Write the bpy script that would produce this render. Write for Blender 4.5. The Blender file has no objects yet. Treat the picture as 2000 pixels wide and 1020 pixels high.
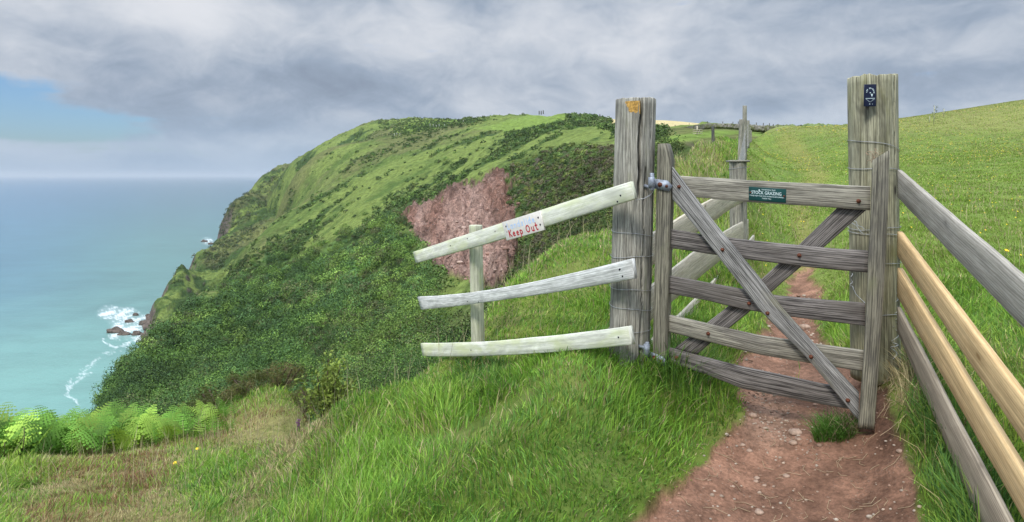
import bpy, math, random
import numpy as np
from mathutils import Vector
rng = np.random.default_rng(7); random.seed(7)
SC = bpy.context.scene; COL = SC.collection
F = 1200.0; HZ = 343.0                       # focal length and horizon row in photograph pixels (2000 wide)
R = math.radians
# ------------------------------------------------------------------ camera
cam = bpy.data.cameras.new('camera'); co = bpy.data.objects.new('camera', cam); COL.objects.link(co)
co.location = (0, 0, 0); co.rotation_euler = (R(90), 0, 0)
cam.sensor_fit = 'HORIZONTAL'; cam.sensor_width = 36; cam.lens = 36*F/2000
cam.shift_y = -(510-HZ)/2000; cam.clip_start = 0.05; cam.clip_end = 300000
SC.camera = co
# ------------------------------------------------------------------ world + sun
SUN_EL, SUN_AZ = R(52), R(212)               # azimuth clockwise from +y: behind the camera, to the left
SC.view_settings.view_transform = 'Standard'; SC.view_settings.look = 'None'
SC.view_settings.exposure = 0.0; SC.view_settings.gamma = 1
def lin(r, g, b):
    f = lambda c: (c/255/12.92) if c/255 <= .04045 else ((c/255+.055)/1.055)**2.4
    return (f(r), f(g), f(b), 1)
class NT:
    """small helper to wire nodes"""
    def __init__(s, tree): s.t = tree; s.n = tree.nodes; s.l = tree.links
    def node(s, typ, **kw):
        n = s.n.new(typ)
        for k, v in kw.items():
            if k.startswith('i_'):
                key = k[2:]; key = int(key) if key.isdigit() else key.replace('_', ' ')
                s.put(n.inputs[key], v)
            else: setattr(n, k, v)
        return n
    def put(s, sock, v):
        if isinstance(v, bpy.types.NodeSocket): s.l.new(v, sock)
        else: sock.default_value = v
    def m(s, op, a, b=None, c=None, clamp=False):
        n = s.n.new('ShaderNodeMath'); n.operation = op; n.use_clamp = clamp
        for i, v in enumerate((a, b, c)):
            if v is not None: s.put(n.inputs[i], v)
        return n.outputs[0]
    def mix(s, f, a, b, blend='MIX'):
        n = s.n.new('ShaderNodeMix'); n.data_type = 'RGBA'; n.blend_type = blend
        s.put(n.inputs[0], f); s.put(n.inputs[6], a); s.put(n.inputs[7], b)
        return n.outputs[2]
    def ramp(s, f, lo, hi, a=0., b=1.):
        n = s.n.new('ShaderNodeMapRange'); n.interpolation_type = 'SMOOTHSTEP'
        for i, v in enumerate((f, lo, hi, a, b)): s.put(n.inputs[i], v)
        return n.outputs[0]
    def noise(s, vec, scale, detail=5, rough=.55, dist=0., dim='3D'):
        n = s.n.new('ShaderNodeTexNoise'); n.noise_dimensions = dim
        s.put(n.inputs['Vector'], vec); n.inputs['Scale'].default_value = scale
        n.inputs['Detail'].default_value = detail; n.inputs['Roughness'].default_value = rough
        n.inputs['Distortion'].default_value = dist
        return n.outputs[0]
    def vmul(s, v, t):
        n = s.n.new('ShaderNodeVectorMath'); n.operation = 'MULTIPLY'
        s.put(n.inputs[0], v); n.inputs[1].default_value = t
        return n.outputs[0]
    def comb(s, x, y, z=0.):
        n = s.n.new('ShaderNodeCombineXYZ')
        for i, v in enumerate((x, y, z)): s.put(n.inputs[i], v)
        return n.outputs[0]

W = bpy.data.worlds.new('World'); SC.world = W; W.use_nodes = True
w = NT(W.node_tree); w.n.clear()
sky = w.node('ShaderNodeTexSky', sky_type='NISHITA', sun_disc=False, sun_elevation=SUN_EL, sun_rotation=SUN_AZ,
             altitude=100, air_density=1.0, dust_density=1.2, ozone_density=1.2)
tc = w.node('ShaderNodeTexCoord'); sp = w.node('ShaderNodeSeparateXYZ'); w.l.new(tc.outputs['Generated'], sp.inputs[0])
X, Y, Z = sp.outputs
hyp = w.m('SQRT', w.m('ADD', w.m('MULTIPLY', X, X), w.m('MULTIPLY', Y, Y)))
az = w.m('MULTIPLY', w.m('ARCTAN2', X, Y), 57.2958); el = w.m('MULTIPLY', w.m('ARCTAN2', Z, hyp), 57.2958)
wv = w.comb(w.m('MULTIPLY', az, .072), w.m('MULTIPLY', el, .125), 3.7)
big = w.noise(wv, 1.0, 9, .54, .5); fine = w.noise(wv, 3.0, 8, .62, .5)
wv2 = w.comb(w.m('MULTIPLY', az, .03), w.m('MULTIPLY', el, .42), 9.1)
band = w.noise(wv2, 1.3, 5, .5, .1)
def blob(a0, e0, sa, se, amp):
    da = w.m('DIVIDE', w.m('SUBTRACT', az, a0), sa); de = w.m('DIVIDE', w.m('SUBTRACT', el, e0), se)
    q = w.m('ADD', w.m('MULTIPLY', da, da), w.m('MULTIPLY', de, de))
    return w.m('MULTIPLY', w.m('EXPONENT', w.m('MULTIPLY', q, -1.)), amp)
light = w.m('ADD', w.m('MULTIPLY', w.m('SUBTRACT', big, .45), 1.45), w.m('MULTIPLY', w.m('SUBTRACT', fine, .5), .75))
for b in CLOUDS if 'CLOUDS' in globals() else ((-27, 14.0, 6, 2.6, .50), (-33, 10.8, 4, 1.6, -.22), (-15, 8.3, 8, 2.4, -.26), (-29, 8.0, 7, 1.7, -.12), (-40, 13, 5, 3, .14), (-10, 14, 9, 3, .22), (1, 12, 6, 4, .18),
          (8, 6, 18, 3.0, .10), (-22, 5.5, 10, 1.6, .06), (27, 14, 14, 4, -.02), (29, 7.5, 8, 2.0, -.22), (25, 4.4, 4, 1.0, .38), (-34, 2.2, 16, 1.0, .16), (14, 12, 7, 5, .14), (-4, 9, 5, 1.6, -.12)):
    light = w.m('ADD', light, blob(*b))
lt = w.ramp(light, -.72, .80)
cr = w.node('ShaderNodeValToRGB'); w.l.new(lt, cr.inputs[0]); e = cr.color_ramp.elements
e[0].position = 0; e[0].color = lin(128, 141, 160); e[1].position = 1; e[1].color = lin(226, 229, 235)
x_ = e.new(.38); x_.color = lin(158, 172, 191); x_ = e.new(.62); x_.color = lin(188, 197, 210)
cloud = cr.outputs[0]
# the haze-blue air low over the horizon
low = w.ramp(el, 0., 7.5, .72, 0.)
cloud = w.mix(low, cloud, lin(164, 188, 213))
# overcast gets much brighter overhead
zen = w.ramp(el, 18., 60., 1., 4.6)
cloud = w.mix(1.0, cloud, w.comb(zen, zen, zen), 'MULTIPLY')
bluesky = w.node('ShaderNodeMix', data_type='RGBA', blend_type='MULTIPLY'); bluesky.inputs[0].default_value = 1
w.l.new(sky.outputs[0], bluesky.inputs[6]); bluesky.inputs[7].default_value = (.080, .105, .135, 1)
gap = w.m('ADD', w.m('ADD', blob(-43, 5.0, 9.0, 2.7, 1.40), blob(-33, 3.2, 8, 1.4, .7)), w.m('MULTIPLY', w.m('SUBTRACT', fine, .5), 1.1))
gap = w.m('ADD', gap, w.m('MULTIPLY', w.m('SUBTRACT', band, .5), 1.6))
gap = w.ramp(gap, .35, .85, 0., 1.)
gap = w.m('MULTIPLY', gap, w.ramp(el, .4, 2.6, .25, 1.))
col = w.mix(gap, cloud, bluesky.outputs[2])
bg = w.node('ShaderNodeBackground', i_Strength=1.0)
# the Background runs at 0.1; its colour is scaled up by the same factor
bg.inputs['Strength'].default_value = .10
sc10 = w.mix(1.0, col, (10, 10, 10, 1), 'MULTIPLY'); w.l.new(sc10, bg.inputs['Color'])
out = w.node('ShaderNodeOutputWorld'); w.l.new(bg.outputs[0], out.inputs[0])
try: W.cycles.sampling_method = 'MANUAL'; W.cycles.sample_map_resolution = 512
except Exception: pass

sl = bpy.data.lights.new('sun', 'SUN'); sl.energy = 2.6; sl.angle = R(11); sl.color = (1, .95, .87)
so = bpy.data.objects.new('sun', sl); COL.objects.link(so)
sd = Vector((math.sin(SUN_AZ)*math.cos(SUN_EL), math.cos(SUN_AZ)*math.cos(SUN_EL), math.sin(SUN_EL)))
so.rotation_euler = sd.to_track_quat('Z', 'Y').to_euler(); so.location = (0, -5, 30)
try:
    SC.cycles.max_bounces = 6; SC.cycles.transparent_max_bounces = 4; SC.cycles.volume_bounces = 0
    SC.cycles.diffuse_bounces = 3; SC.cycles.glossy_bounces = 2; SC.cycles.caustics_reflective = False; SC.cycles.caustics_refractive = False
except Exception: pass

# ------------------------------------------------------------------ maths helpers
def P(px, py, d): return np.array([(px-1000)/F*d, d, (HZ-py)/F*d])
def hsh(ix, iy, iz, s):
    with np.errstate(over='ignore'):
        h = (ix.astype(np.int64)*374761393 + iy.astype(np.int64)*668265263 + iz.astype(np.int64)*2147483647 + s*1274126177) & 0xffffffff
        h = ((h ^ (h >> 13))*1274126177) & 0xffffffff
        h = h ^ (h >> 16)
    return (h & 0xffffff)/float(0xffffff)
def vn(x, y, z=None, s=0):
    x = np.asarray(x, float); y = np.asarray(y, float); z = np.zeros_like(x) if z is None else np.asarray(z, float)
    ix, iy, iz = np.floor(x), np.floor(y), np.floor(z); fx, fy, fz = x-ix, y-iy, z-iz
    u, v, t = [q*q*(3-2*q) for q in (fx, fy, fz)]
    r = 0
    for a in (0, 1):
        for b in (0, 1):
            for c in (0, 1):
                wgt = (u if a else 1-u)*(v if b else 1-v)*(t if c else 1-t)
                r = r + wgt*hsh(ix+a, iy+b, iz+c, s)
    return r
def fbm(x, y, z=None, o=4, s=0, g=.5):
    r = 0; a = 1; t = 0; f = 1.
    for i in range(o):
        r = r + a*vn(np.asarray(x)*f+i*17.3, np.asarray(y)*f-i*9.1, None if z is None else np.asarray(z)*f, s+i); t += a; a *= g; f *= 2.03
    return r/t
def ss(x, a, b): t = np.clip((x-a)/(b-a), 0, 1); return t*t*(3-2*t)
class TPS:
    def __init__(s, pts, vals, reg=1e-5):
        s.c = np.array(pts, float); n = len(s.c); K = s.phi(s.c, s.c)+reg*np.eye(n)
        Pm = np.hstack([np.ones((n, 1)), s.c]); A = np.zeros((n+3, n+3)); A[:n, :n] = K; A[:n, n:] = Pm; A[n:, :n] = Pm.T
        s.w = np.linalg.solve(A, np.concatenate([np.array(vals, float), [0, 0, 0]]))
    @staticmethod
    def phi(a, b):
        d2 = (a[:, None, 0]-b[None, :, 0])**2+(a[:, None, 1]-b[None, :, 1])**2
        return .5*d2*np.log(d2+1e-12)
    def __call__(s, q):
        q = np.asarray(q, float); o = np.empty(len(q))
        for i in range(0, len(q), 20000):
            k = q[i:i+20000]; o[i:i+20000] = s.phi(k, s.c)@s.w[:-3]+s.w[-3]+k@s.w[-2:]
        return o
def inpoly(px, py, poly):
    poly = np.array(poly, float); n = len(poly); c = np.zeros(np.shape(px), bool); j = n-1
    for i in range(n):
        xi, yi = poly[i]; xj, yj = poly[j]
        if yi != yj: c ^= ((yi > py) != (yj > py)) & (px < (xj-xi)*(py-yi)/(yj-yi)+xi)
        j = i
    return c
def pdist(px, py, poly, closed=True):
    """distance in photograph pixels from (px,py) to a polyline"""
    poly = np.array(poly, float); best = np.full(np.shape(px), 1e9); n = len(poly)
    for i in range(n if closed else n-1):
        a, b = poly[i], poly[(i+1) % n]; ab = b-a
        t = np.clip(((px-a[0])*ab[0]+(py-a[1])*ab[1])/max(ab@ab, 1e-9), 0, 1)
        best = np.minimum(best, np.hypot(px-a[0]-t*ab[0], py-a[1]-t*ab[1]))
    return best
def sdf(px, py, poly):
    d = pdist(px, py, poly); return np.where(inpoly(px, py, poly), d, -d)

# ------------------------------------------------------------------ object helpers
WL = {}
def wl(o): return WL.get(o.name, np.zeros(3)) if o else np.zeros(3)
def tag(o, label=None, cat=None, group=None, kind=None):
    if label: o['label'] = label
    if cat: o['category'] = cat
    if group: o['group'] = group
    if kind: o['kind'] = kind
    return o
def thing(name, loc, label, cat, group=None):
    o = bpy.data.objects.new(name, None); COL.objects.link(o); o.location = tuple(loc); o.empty_display_size = .1
    WL[o.name] = np.array(loc, float); return tag(o, label, cat, group)
def mk(name, V, faces, mat, parent=None, uv=None, col=None, smooth=False, cap=None, origin=None):
    """faces: (n,k) array or list of lists; verts in world space"""
    V = np.asarray(V, float)
    base = wl(parent) if parent else (np.asarray(origin, float) if origin is not None else np.zeros(3))
    me = bpy.data.meshes.new(name)
    if isinstance(faces, np.ndarray): groups = [faces]
    else: groups = faces
    tot = []; idx = []
    for g in groups:
        if isinstance(g, np.ndarray): idx.append(g.ravel()); tot.append(np.full(len(g), g.shape[1]))
        else: idx.append(np.array(g)); tot.append(np.array([len(g)]))
    idx = np.concatenate(idx).astype(np.int32); tot = np.concatenate(tot).astype(np.int32)
    st = np.concatenate([[0], np.cumsum(tot)[:-1]]).astype(np.int32)
    me.vertices.add(len(V)); me.vertices.foreach_set('co', (V-base).astype(np.float32).ravel())
    me.loops.add(len(idx)); me.loops.foreach_set('vertex_index', idx)
    me.polygons.add(len(tot)); me.polygons.foreach_set('loop_start', st); me.polygons.foreach_set('loop_total', tot)
    if smooth: me.polygons.foreach_set('use_smooth', np.ones(len(tot), bool))
    me.update(calc_edges=True)
    if uv is not None:
        l = me.uv_layers.new(name='UVMap'); l.data.foreach_set('uv', np.asarray(uv, np.float32).ravel())
    if col is not None:
        c = np.ones((len(V), 4), np.float32); c[:, :col.shape[1]] = col
        a = me.color_attributes.new('Col', 'FLOAT_COLOR', 'POINT'); a.data.foreach_set('color', c.ravel())
    if mat: me.materials.append(mat)
    o = bpy.data.objects.new(name, me); COL.objects.link(o)
    if parent: o.parent = parent; WL[o.name] = base
    else: o.location = tuple(base); WL[o.name] = base
    return o
def loft(name, rings, mat, parent=None, smooth=False, seed=None, origin=None):
    """rings (n,m,3): closed sections joined end to end, capped; UV u=length, v=perimeter in metres"""
    rings = np.asarray(rings, float); n, m, _ = rings.shape
    so_ = rng.uniform(0, 50, 2) if seed is None else np.array([seed*1.37, seed*2.11])
    u = np.concatenate([[0], np.cumsum(np.linalg.norm(np.diff(rings.mean(1), axis=0), axis=1))])+so_[0]
    r0 = rings[n//2]; v = np.concatenate([[0], np.cumsum(np.linalg.norm(np.roll(r0, -1, 0)-r0, axis=1))])+so_[1]
    i, j = np.meshgrid(np.arange(n-1), np.arange(m), indexing='ij'); j2 = (j+1) % m
    q = np.stack([i*m+j, (i+1)*m+j, (i+1)*m+j2, i*m+j2], -1).reshape(-1, 4)
    uvq = np.stack([np.stack([u[i], v[j]], -1), np.stack([u[i+1], v[j]], -1), np.stack([u[i+1], v[j+1]], -1), np.stack([u[i], v[j+1]], -1)], 2).reshape(-1, 2)
    V = rings.reshape(-1, 3); V = np.vstack([V, rings[0].mean(0), rings[-1].mean(0)])
    jj = np.arange(m); c0 = np.stack([jj, (jj+1) % m, np.full(m, n*m)], -1); c1 = np.stack([(n-1)*m+(jj+1) % m, (n-1)*m+jj, np.full(m, n*m+1)], -1)
    def capuv(k, f):
        ctr = V[n*m+k]; loc = V[f]-ctr; a = loc[..., 0]+loc[..., 2]*.3; b = loc[..., 1]+loc[..., 2]*.5
        return np.stack([so_[0]+b*.3, so_[1]+a], -1).reshape(-1, 2)
    uv = np.vstack([uvq, capuv(0, c0), capuv(1, c1)])
    return mk(name, V, [q, c0, c1], mat, parent, uv=uv, smooth=smooth, origin=origin)
def stat_interp(S, n):
    S = np.array(S, float); t = np.linspace(0, 1, n)
    top = np.array([P(a[0], a[1], a[4]) for a in S]); bot = np.array([P(a[2], a[3], a[4] if len(a) < 6 else a[5]) for a in S])
    k = np.concatenate([[0], np.cumsum(np.linalg.norm(np.diff(top, axis=0), axis=1))]); k /= k[-1]
    def it(A):
        if len(A) == 3:
            L = [((t-k[1])*(t-k[2]))/((k[0]-k[1])*(k[0]-k[2])), ((t-k[0])*(t-k[2]))/((k[1]-k[0])*(k[1]-k[2])), ((t-k[0])*(t-k[1]))/((k[2]-k[0])*(k[2]-k[1]))]
            return sum(L[i][:, None]*A[i] for i in range(3))
        return np.stack([np.interp(t, k, A[:, c]) for c in range(3)], -1)
    return it(top), it(bot)
def board(name, S, thick, mat, parent=None, n=28, wob=.0018, cham=.004, seed=None):
    """stations (px_top,py_top,px_bottom,py_bottom,depth) of the face turned to the camera"""
    T, B = stat_interp(S, n); s = rng.uniform(0, 99)
    L = T[-1]-T[0]; L /= np.linalg.norm(L); U = (T-B).mean(0); U /= np.linalg.norm(U); N = np.cross(L, U); N /= np.linalg.norm(N)
    if N@T.mean(0) < 0: N = -N
    tt = np.linspace(0, np.linalg.norm(T[-1]-T[0]), n)
    T = T+U*((fbm(tt*3+s, tt*0+1)-.5)*2*wob*1.6)[:, None]; B = B+U*((fbm(tt*3+s, tt*0+7)-.5)*2*wob*1.6)[:, None]
    face = (fbm(tt*9+s, tt*0+3)-.5)*wob; rings = []
    for k in range(n):
        t, b, o = T[k], B[k], N*face[k]; u = (t-b)/np.linalg.norm(t-b); c = cham
        r = [b+u*c, b+(t-b)*.33, b+(t-b)*.66, t-u*c, t+N*c, t+N*(thick*.5), t+N*(thick-c), t-u*c+N*thick, b+(t-b)*.5+N*thick, b+u*c+N*thick, b+N*(thick-c), b+N*(thick*.5), b+N*c]
        rings.append([q+o for q in r])
    return loft(name, rings, mat, parent, seed=seed)
def tube(name, pts, r, mat, parent=None, m=8, origin=None):
    pts = np.asarray(pts, float); n = len(pts); T = np.gradient(pts, axis=0); T /= np.linalg.norm(T, axis=1)[:, None]+1e-12
    r = np.broadcast_to(r, (n,)); rings = []; ref = np.array([.13, .31, .94])
    for k in range(n):
        a = np.cross(T[k], ref); a /= np.linalg.norm(a); b = np.cross(T[k], a)
        th = np.arange(m)*2*math.pi/m; rings.append(pts[k]+r[k]*(np.cos(th)[:, None]*a+np.sin(th)[:, None]*b))
    return loft(name, rings, mat, parent, smooth=True, origin=origin)
def boxpts(c, x, y, z):
    c, x, y, z = [np.asarray(q, float) for q in (c, x, y, z)]
    V = [c+sx*x+sy*y+sz*z for sz in (-1, 1) for sx, sy in ((-1, -1), (1, -1), (1, 1), (-1, 1))]
    Fq = np.array([[3, 2, 1, 0], [4, 5, 6, 7], [0, 1, 5, 4], [1, 2, 6, 5], [2, 3, 7, 6], [3, 0, 4, 7]]); return np.array(V), Fq
def lump(c, r, seed, nu=14, nv=9, sc=(1, 1, 1), amp=.35, f=1.3):
    th = np.arange(nu)*2*math.pi/nu; ph = np.linspace(0, math.pi, nv+2)[1:-1]
    D = np.array([[math.sin(p)*math.cos(t), math.sin(p)*math.sin(t), math.cos(p)] for p in ph for t in th]+[[0, 0, 1], [0, 0, -1]])
    k = 1+amp*(fbm(D[:, 0]*f+seed*3.1, D[:, 1]*f+seed, D[:, 2]*f+5, 3)-.5)*2
    V = np.asarray(c)+D*k[:, None]*r*np.array(sc); q = []
    i, j = np.meshgrid(np.arange(nv-1), np.arange(nu), indexing='ij')
    q = np.stack([i*nu+j, (i+1)*nu+j, (i+1)*nu+(j+1) % nu, i*nu+(j+1) % nu], -1).reshape(-1, 4)
    jj = np.arange(nu); t = np.stack([jj, (jj+1) % nu, np.full(nu, nv*nu)], -1); b = np.stack([(nv-1)*nu+(jj+1) % nu, (nv-1)*nu+jj, np.full(nu, nv*nu+1)], -1)
    return V, [q, np.vstack([t, b])]

# ------------------------------------------------------------------ materials
def newmat(name):
    m = bpy.data.materials.new(name); m.use_nodes = True; t = NT(m.node_tree); t.n.clear()
    o = t.node('ShaderNodeOutputMaterial'); return m, t, o
def simple(name, c, rough=.7, metal=0., nscale=0, namt=.3, bump=0, spec=.3):
    m, t, o = newmat(name); b = t.node('ShaderNodeBsdfPrincipled', i_Roughness=rough, i_Metallic=metal)
    b.inputs['Specular IOR Level'].default_value = spec; cc = c
    if nscale:
        g = t.node('ShaderNodeTexCoord').outputs['Object']; n = t.noise(g, nscale, 5, .6)
        cc = t.mix(t.ramp(n, .3, .7), tuple(q*(1-namt) for q in c[:3])+(1,), tuple(min(1, q*(1+namt)) for q in c[:3])+(1,))
        if bump:
            bp = t.node('ShaderNodeBump', i_Strength=.7, i_Distance=bump, i_Height=n); t.l.new(bp.outputs[0], b.inputs['Normal'])
    t.put(b.inputs['Base Color'], cc); t.l.new(b.outputs[0], o.inputs[0]); return m
def wood(name, c1, c2, cd=(.03, .028, .03, 1), algae=None, alg=.0, crack=.5, bump=.0016, grain=1.0, blot=None, bl=0., rough=.85, ga=.7, tvs=1.):
    m, t, o = newmat(name); uv = t.node('ShaderNodeUVMap').outputs[0]
    v1 = t.vmul(uv, (3.5*grain, 95*grain, 1)); v2 = t.vmul(uv, (1.2*grain, 30*grain, 1)); v3 = t.vmul(uv, (9, 420, 1)); v4 = t.vmul(uv, (3.2, 9, 1))
    n1 = t.noise(v1, 1., 6, .62, .15); n3 = t.noise(v3, 1., 4, .7, .0); n4 = t.noise(v4, 1., 4, .6, .2)
    wv_ = t.node('ShaderNodeTexWave', wave_type='BANDS', bands_direction='Y'); t.l.new(v2, wv_.inputs['Vector'])
    wv_.inputs['Scale'].default_value = 1.1; wv_.inputs['Distortion'].default_value = 7; wv_.inputs['Detail'].default_value = 3; wv_.inputs['Detail Scale'].default_value = .8
    g = t.m('ADD', t.m('MULTIPLY', n1, .62), t.m('ADD', t.m('MULTIPLY', wv_.outputs['Fac'], .10), t.m('MULTIPLY', n3, .3)))
    c = t.mix(t.ramp(g, .40, .60), c1, c2); tv = t.m('MULTIPLY', t.ramp(t.noise(t.vmul(uv, (1.4, 62, 1)), 1., 4, .6, .3), .3, .72, .78, 1.14), t.ramp(t.noise(t.vmul(uv, (6, 22, 1)), 1., 6, .7, .9), .3, .7, .80, 1.16)); c = t.mix(tvs, c, t.comb(tv, tv, tv), 'MULTIPLY')
    ck = t.ramp(t.noise(t.vmul(uv, (2.4, 110, 1)), 1., 6, .65, .25), .41-.05*crack, .30, 0., 1.)
    c = t.mix(t.m('MULTIPLY', ck, .75*min(1, crack*1.3), clamp=True), c, cd)
    c = t.mix(t.ramp(n3, .52, .36, 0., .7*ga), c, cd)
    if algae: c = t.mix(t.ramp(n4, .62-.35*alg, .80-.2*alg, 0., .75), c, algae)
    if blot: c = t.mix(t.ramp(t.noise(t.vmul(uv, (2.3, 5, 1)), 1., 4, .6, .4), .52, .7, 0., bl), c, blot)
    # knots
    vo = t.node('ShaderNodeTexVoronoi', feature='F1'); t.l.new(t.vmul(uv, (2.6, 7., 1)), vo.inputs['Vector']); vo.inputs['Scale'].default_value = 1.
    kn = t.ramp(vo.outputs['Distance'], .085, .03, 0., .85); kr = t.ramp(vo.outputs['Distance'], .19, .09, 0., .3)
    c = t.mix(kr, c, cd); c = t.mix(kn, c, (cd[0]*.8, cd[1]*.7, cd[2]*.6, 1))
    b = t.node('ShaderNodeBsdfPrincipled', i_Roughness=rough); b.inputs['Specular IOR Level'].default_value = .2
    t.l.new(c, b.inputs['Base Color'])
    h = t.m('SUBTRACT', t.m('ADD', t.m('MULTIPLY', g, .55), t.m('MULTIPLY', n3, .8)), t.m('MULTIPLY', ck, 1.3))
    bp = t.node('ShaderNodeBump', i_Strength=.9, i_Distance=bump*.42, i_Height=h); t.l.new(bp.outputs[0], b.inputs['Normal'])
    t.l.new(b.outputs[0], o.inputs[0]); return m
def colmat(name, rough=.75, transl=.0, nscale=0., namt=.25, bump=0., bscale=0., spec=.2, hue=True):
    """colour from the mesh's own attribute, broken up by noise"""
    m, t, o = newmat(name); a = t.node('ShaderNodeAttribute', attribute_name='Col'); c = a.outputs['Color']
    b = t.node('ShaderNodeBsdfPrincipled', i_Roughness=rough); b.inputs['Specular IOR Level'].default_value = spec
    g = t.node('ShaderNodeTexCoord').outputs['Object']
    if nscale:
        n = t.noise(g, nscale, 6, .65); k = t.ramp(n, .25, .75, 1-namt, 1+namt); c = t.mix(1., c, t.comb(k, k, k), 'MULTIPLY')
    if bump:
        nb = t.noise(g, bscale, 7, .68); bp = t.node('ShaderNodeBump', i_Strength=1., i_Distance=bump, i_Height=nb); t.l.new(bp.outputs[0], b.inputs['Normal'])
    t.put(b.inputs['Base Color'], c)
    if transl:
        tr = t.node('ShaderNodeBsdfTranslucent'); t.put(tr.inputs['Color'], c); mx = t.node('ShaderNodeMixShader'); mx.inputs[0].default_value = transl
        t.l.new(b.outputs[0], mx.inputs[1]); t.l.new(tr.outputs[0], mx.inputs[2]); t.l.new(mx.outputs[0], o.inputs[0])
    else: t.l.new(b.outputs[0], o.inputs[0])
    return m
G = lambda r, g, b: (r, g, b, 1)
ALG = G(.23, .26, .13); 
M = {}
M['post'] = wood('weathered_post_wood', G(.17, .16, .13), G(.45, .43, .36), algae=G(.24, .25, .14), alg=.15, crack=.7, blot=G(.10, .10, .09), bl=.55)
M['post_olive'] = wood('weathered_olive_post_wood', G(.19, .18, .115), G(.44, .42, .29), algae=G(.20, .19, .08), alg=.35, crack=.7, blot=G(.075, .07, .05), bl=.85)
M['stile'] = wood('gate_stile_wood', G(.10, .093, .07), G(.31, .29, .22), algae=G(.21, .215, .12), alg=.2, crack=.7, blot=G(.09, .085, .08), bl=.5)
M['rail_light'] = wood('grey_rail_wood', G(.13, .12, .095), G(.40, .375, .305), cd=G(.035, .03, .03), algae=G(.26, .26, .17), alg=.1, crack=.55, blot=G(.10, .09, .085), bl=.45)
M['rail_dark'] = wood('dark_rail_wood', G(.052, .046, .043), G(.27, .245, .225), cd=G(.018, .016, .016), crack=.9, blot=G(.12, .105, .09), bl=.55)
M['brace'] = wood('silvery_brace_wood', G(.10, .097, .09), G(.38, .37, .35), cd=G(.022, .02, .02), crack=.8, blot=G(.19, .18, .11), bl=.6)
M['white'] = wood('pale_board_wood', G(.63, .64, .53), G(.75, .75, .66), cd=G(.42, .42, .31), algae=G(.56, .60, .33), alg=.55, crack=.3, bump=.0009, ga=.6, tvs=1., blot=G(.42, .43, .34), bl=.5)
M['white2'] = wood('whitened_board_wood', G(.48, .485, .45), G(.74, .74, .71), cd=G(.18, .18, .16), algae=G(.30, .31, .29), alg=.05, crack=.5, bump=.0011, ga=.6)
M['tan'] = wood('tan_board_wood', G(.42, .37, .28), G(.62, .56, .44), cd=G(.17, .14, .10), crack=.15, bump=.0008, ga=.4, tvs=.5)
M['yellow'] = wood('fresh_yellow_wood', G(.52, .345, .165), G(.70, .50, .26), cd=G(.33, .22, .10), crack=.08, bump=.0006, grain=.8, ga=.4, tvs=.6, blot=G(.5, .38, .22), bl=.4)
M['greybrown'] = wood('grey_brown_board_wood', G(.25, .20, .145), G(.40, .335, .25), cd=G(.12, .10, .08), crack=.2, bump=.0008, ga=.4, tvs=.5)
M['greyb'] = wood('grey_board_wood', G(.27, .245, .20), G(.43, .395, .335), cd=G(.13, .12, .11), crack=.25, bump=.001, ga=.5, tvs=.5)
M['pole'] = wood('round_stake_wood', G(.42, .42, .30), G(.60, .60, .46), cd=G(.20, .20, .12), algae=G(.36, .42, .20), alg=.3, crack=.2, ga=.3)
M['darkpost'] = wood('dark_post_wood', G(.05, .05, .05), G(.15, .15, .145), crack=.6)
M['galv'] = simple('galvanised_steel', G(.27, .30, .35), .5, .3, 60, .3, .0004, .4)
M['wire'] = simple('grey_wire', G(.42, .43, .43), .4, .6, 60, .3)
M['rust'] = simple('rusty_bolt', G(.13, .045, .025), .85, .1, 90, .5, .001)
M['nail'] = simple('dark_nail', G(.02, .02, .03), .5, .3)
M['orange'] = simple('flaking_orange_paint', G(.46, .27, .07), .85, 0, 90, .5, .0005)
M['plaque_green'] = simple('green_plaque', G(.008, .055, .05), .35, 0, 30, .15)
M['plaque_navy'] = simple('navy_plaque', G(.008, .012, .035), .3, 0, 30, .2)
M['letter_white'] = simple('white_lettering', G(.62, .74, .74), .5)
M['letter_faint'] = simple('faded_white_lettering', G(.46, .60, .84), .5)
M['letter_red'] = simple('red_lettering', G(.42, .008, .02), .5)
M['board_white'] = simple('painted_white_board', G(.68, .64, .58), .6, 0, 30, .08, .0003)
M['stone'] = simple('pale_brown_stone', G(.34, .24, .18), .85, 0, 30, .35, .004)
M['rock'] = simple('wet_dark_rock', G(.11, .085, .068), .8, 0, .35, .4, .5)
m, t, o = newmat('turf_and_earth'); a = t.node('ShaderNodeAttribute', attribute_name='Col'); g = t.node('ShaderNodeTexCoord').outputs['Object']; al = a.outputs['Alpha']
k = t.ramp(t.noise(g, 9, 7, .65), .28, .72, .72, 1.28); c = t.mix(1., a.outputs['Color'], t.comb(k, k, k), 'MULTIPLY')
k2 = t.m('MULTIPLY', t.ramp(t.noise(g, 55, 7, .7), .3, .7, .68, 1.3), t.ramp(t.noise(g, 3.1, 6, .6, .5), .35, .62, .72, 1.18)); ce = t.mix(1., c, t.comb(k2, k2, k2), 'MULTIPLY')
vo = t.node('ShaderNodeTexVoronoi', feature='F1'); t.l.new(g, vo.inputs['Vector']); vo.inputs['Scale'].default_value = 75; vo.inputs['Randomness'].default_value = 1
pk = t.m('MULTIPLY', t.ramp(vo.outputs['Distance'], .34, .24), t.ramp(t.noise(g, 7, 4, .6), .48, .66)); ce = t.mix(t.m('MULTIPLY', pk, .45), ce, G(.34, .24, .18)); c = t.mix(al, c, ce)
b = t.node('ShaderNodeBsdfPrincipled', i_Roughness=.92); b.inputs['Specular IOR Level'].default_value = .12; t.l.new(c, b.inputs['Base Color'])
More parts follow.
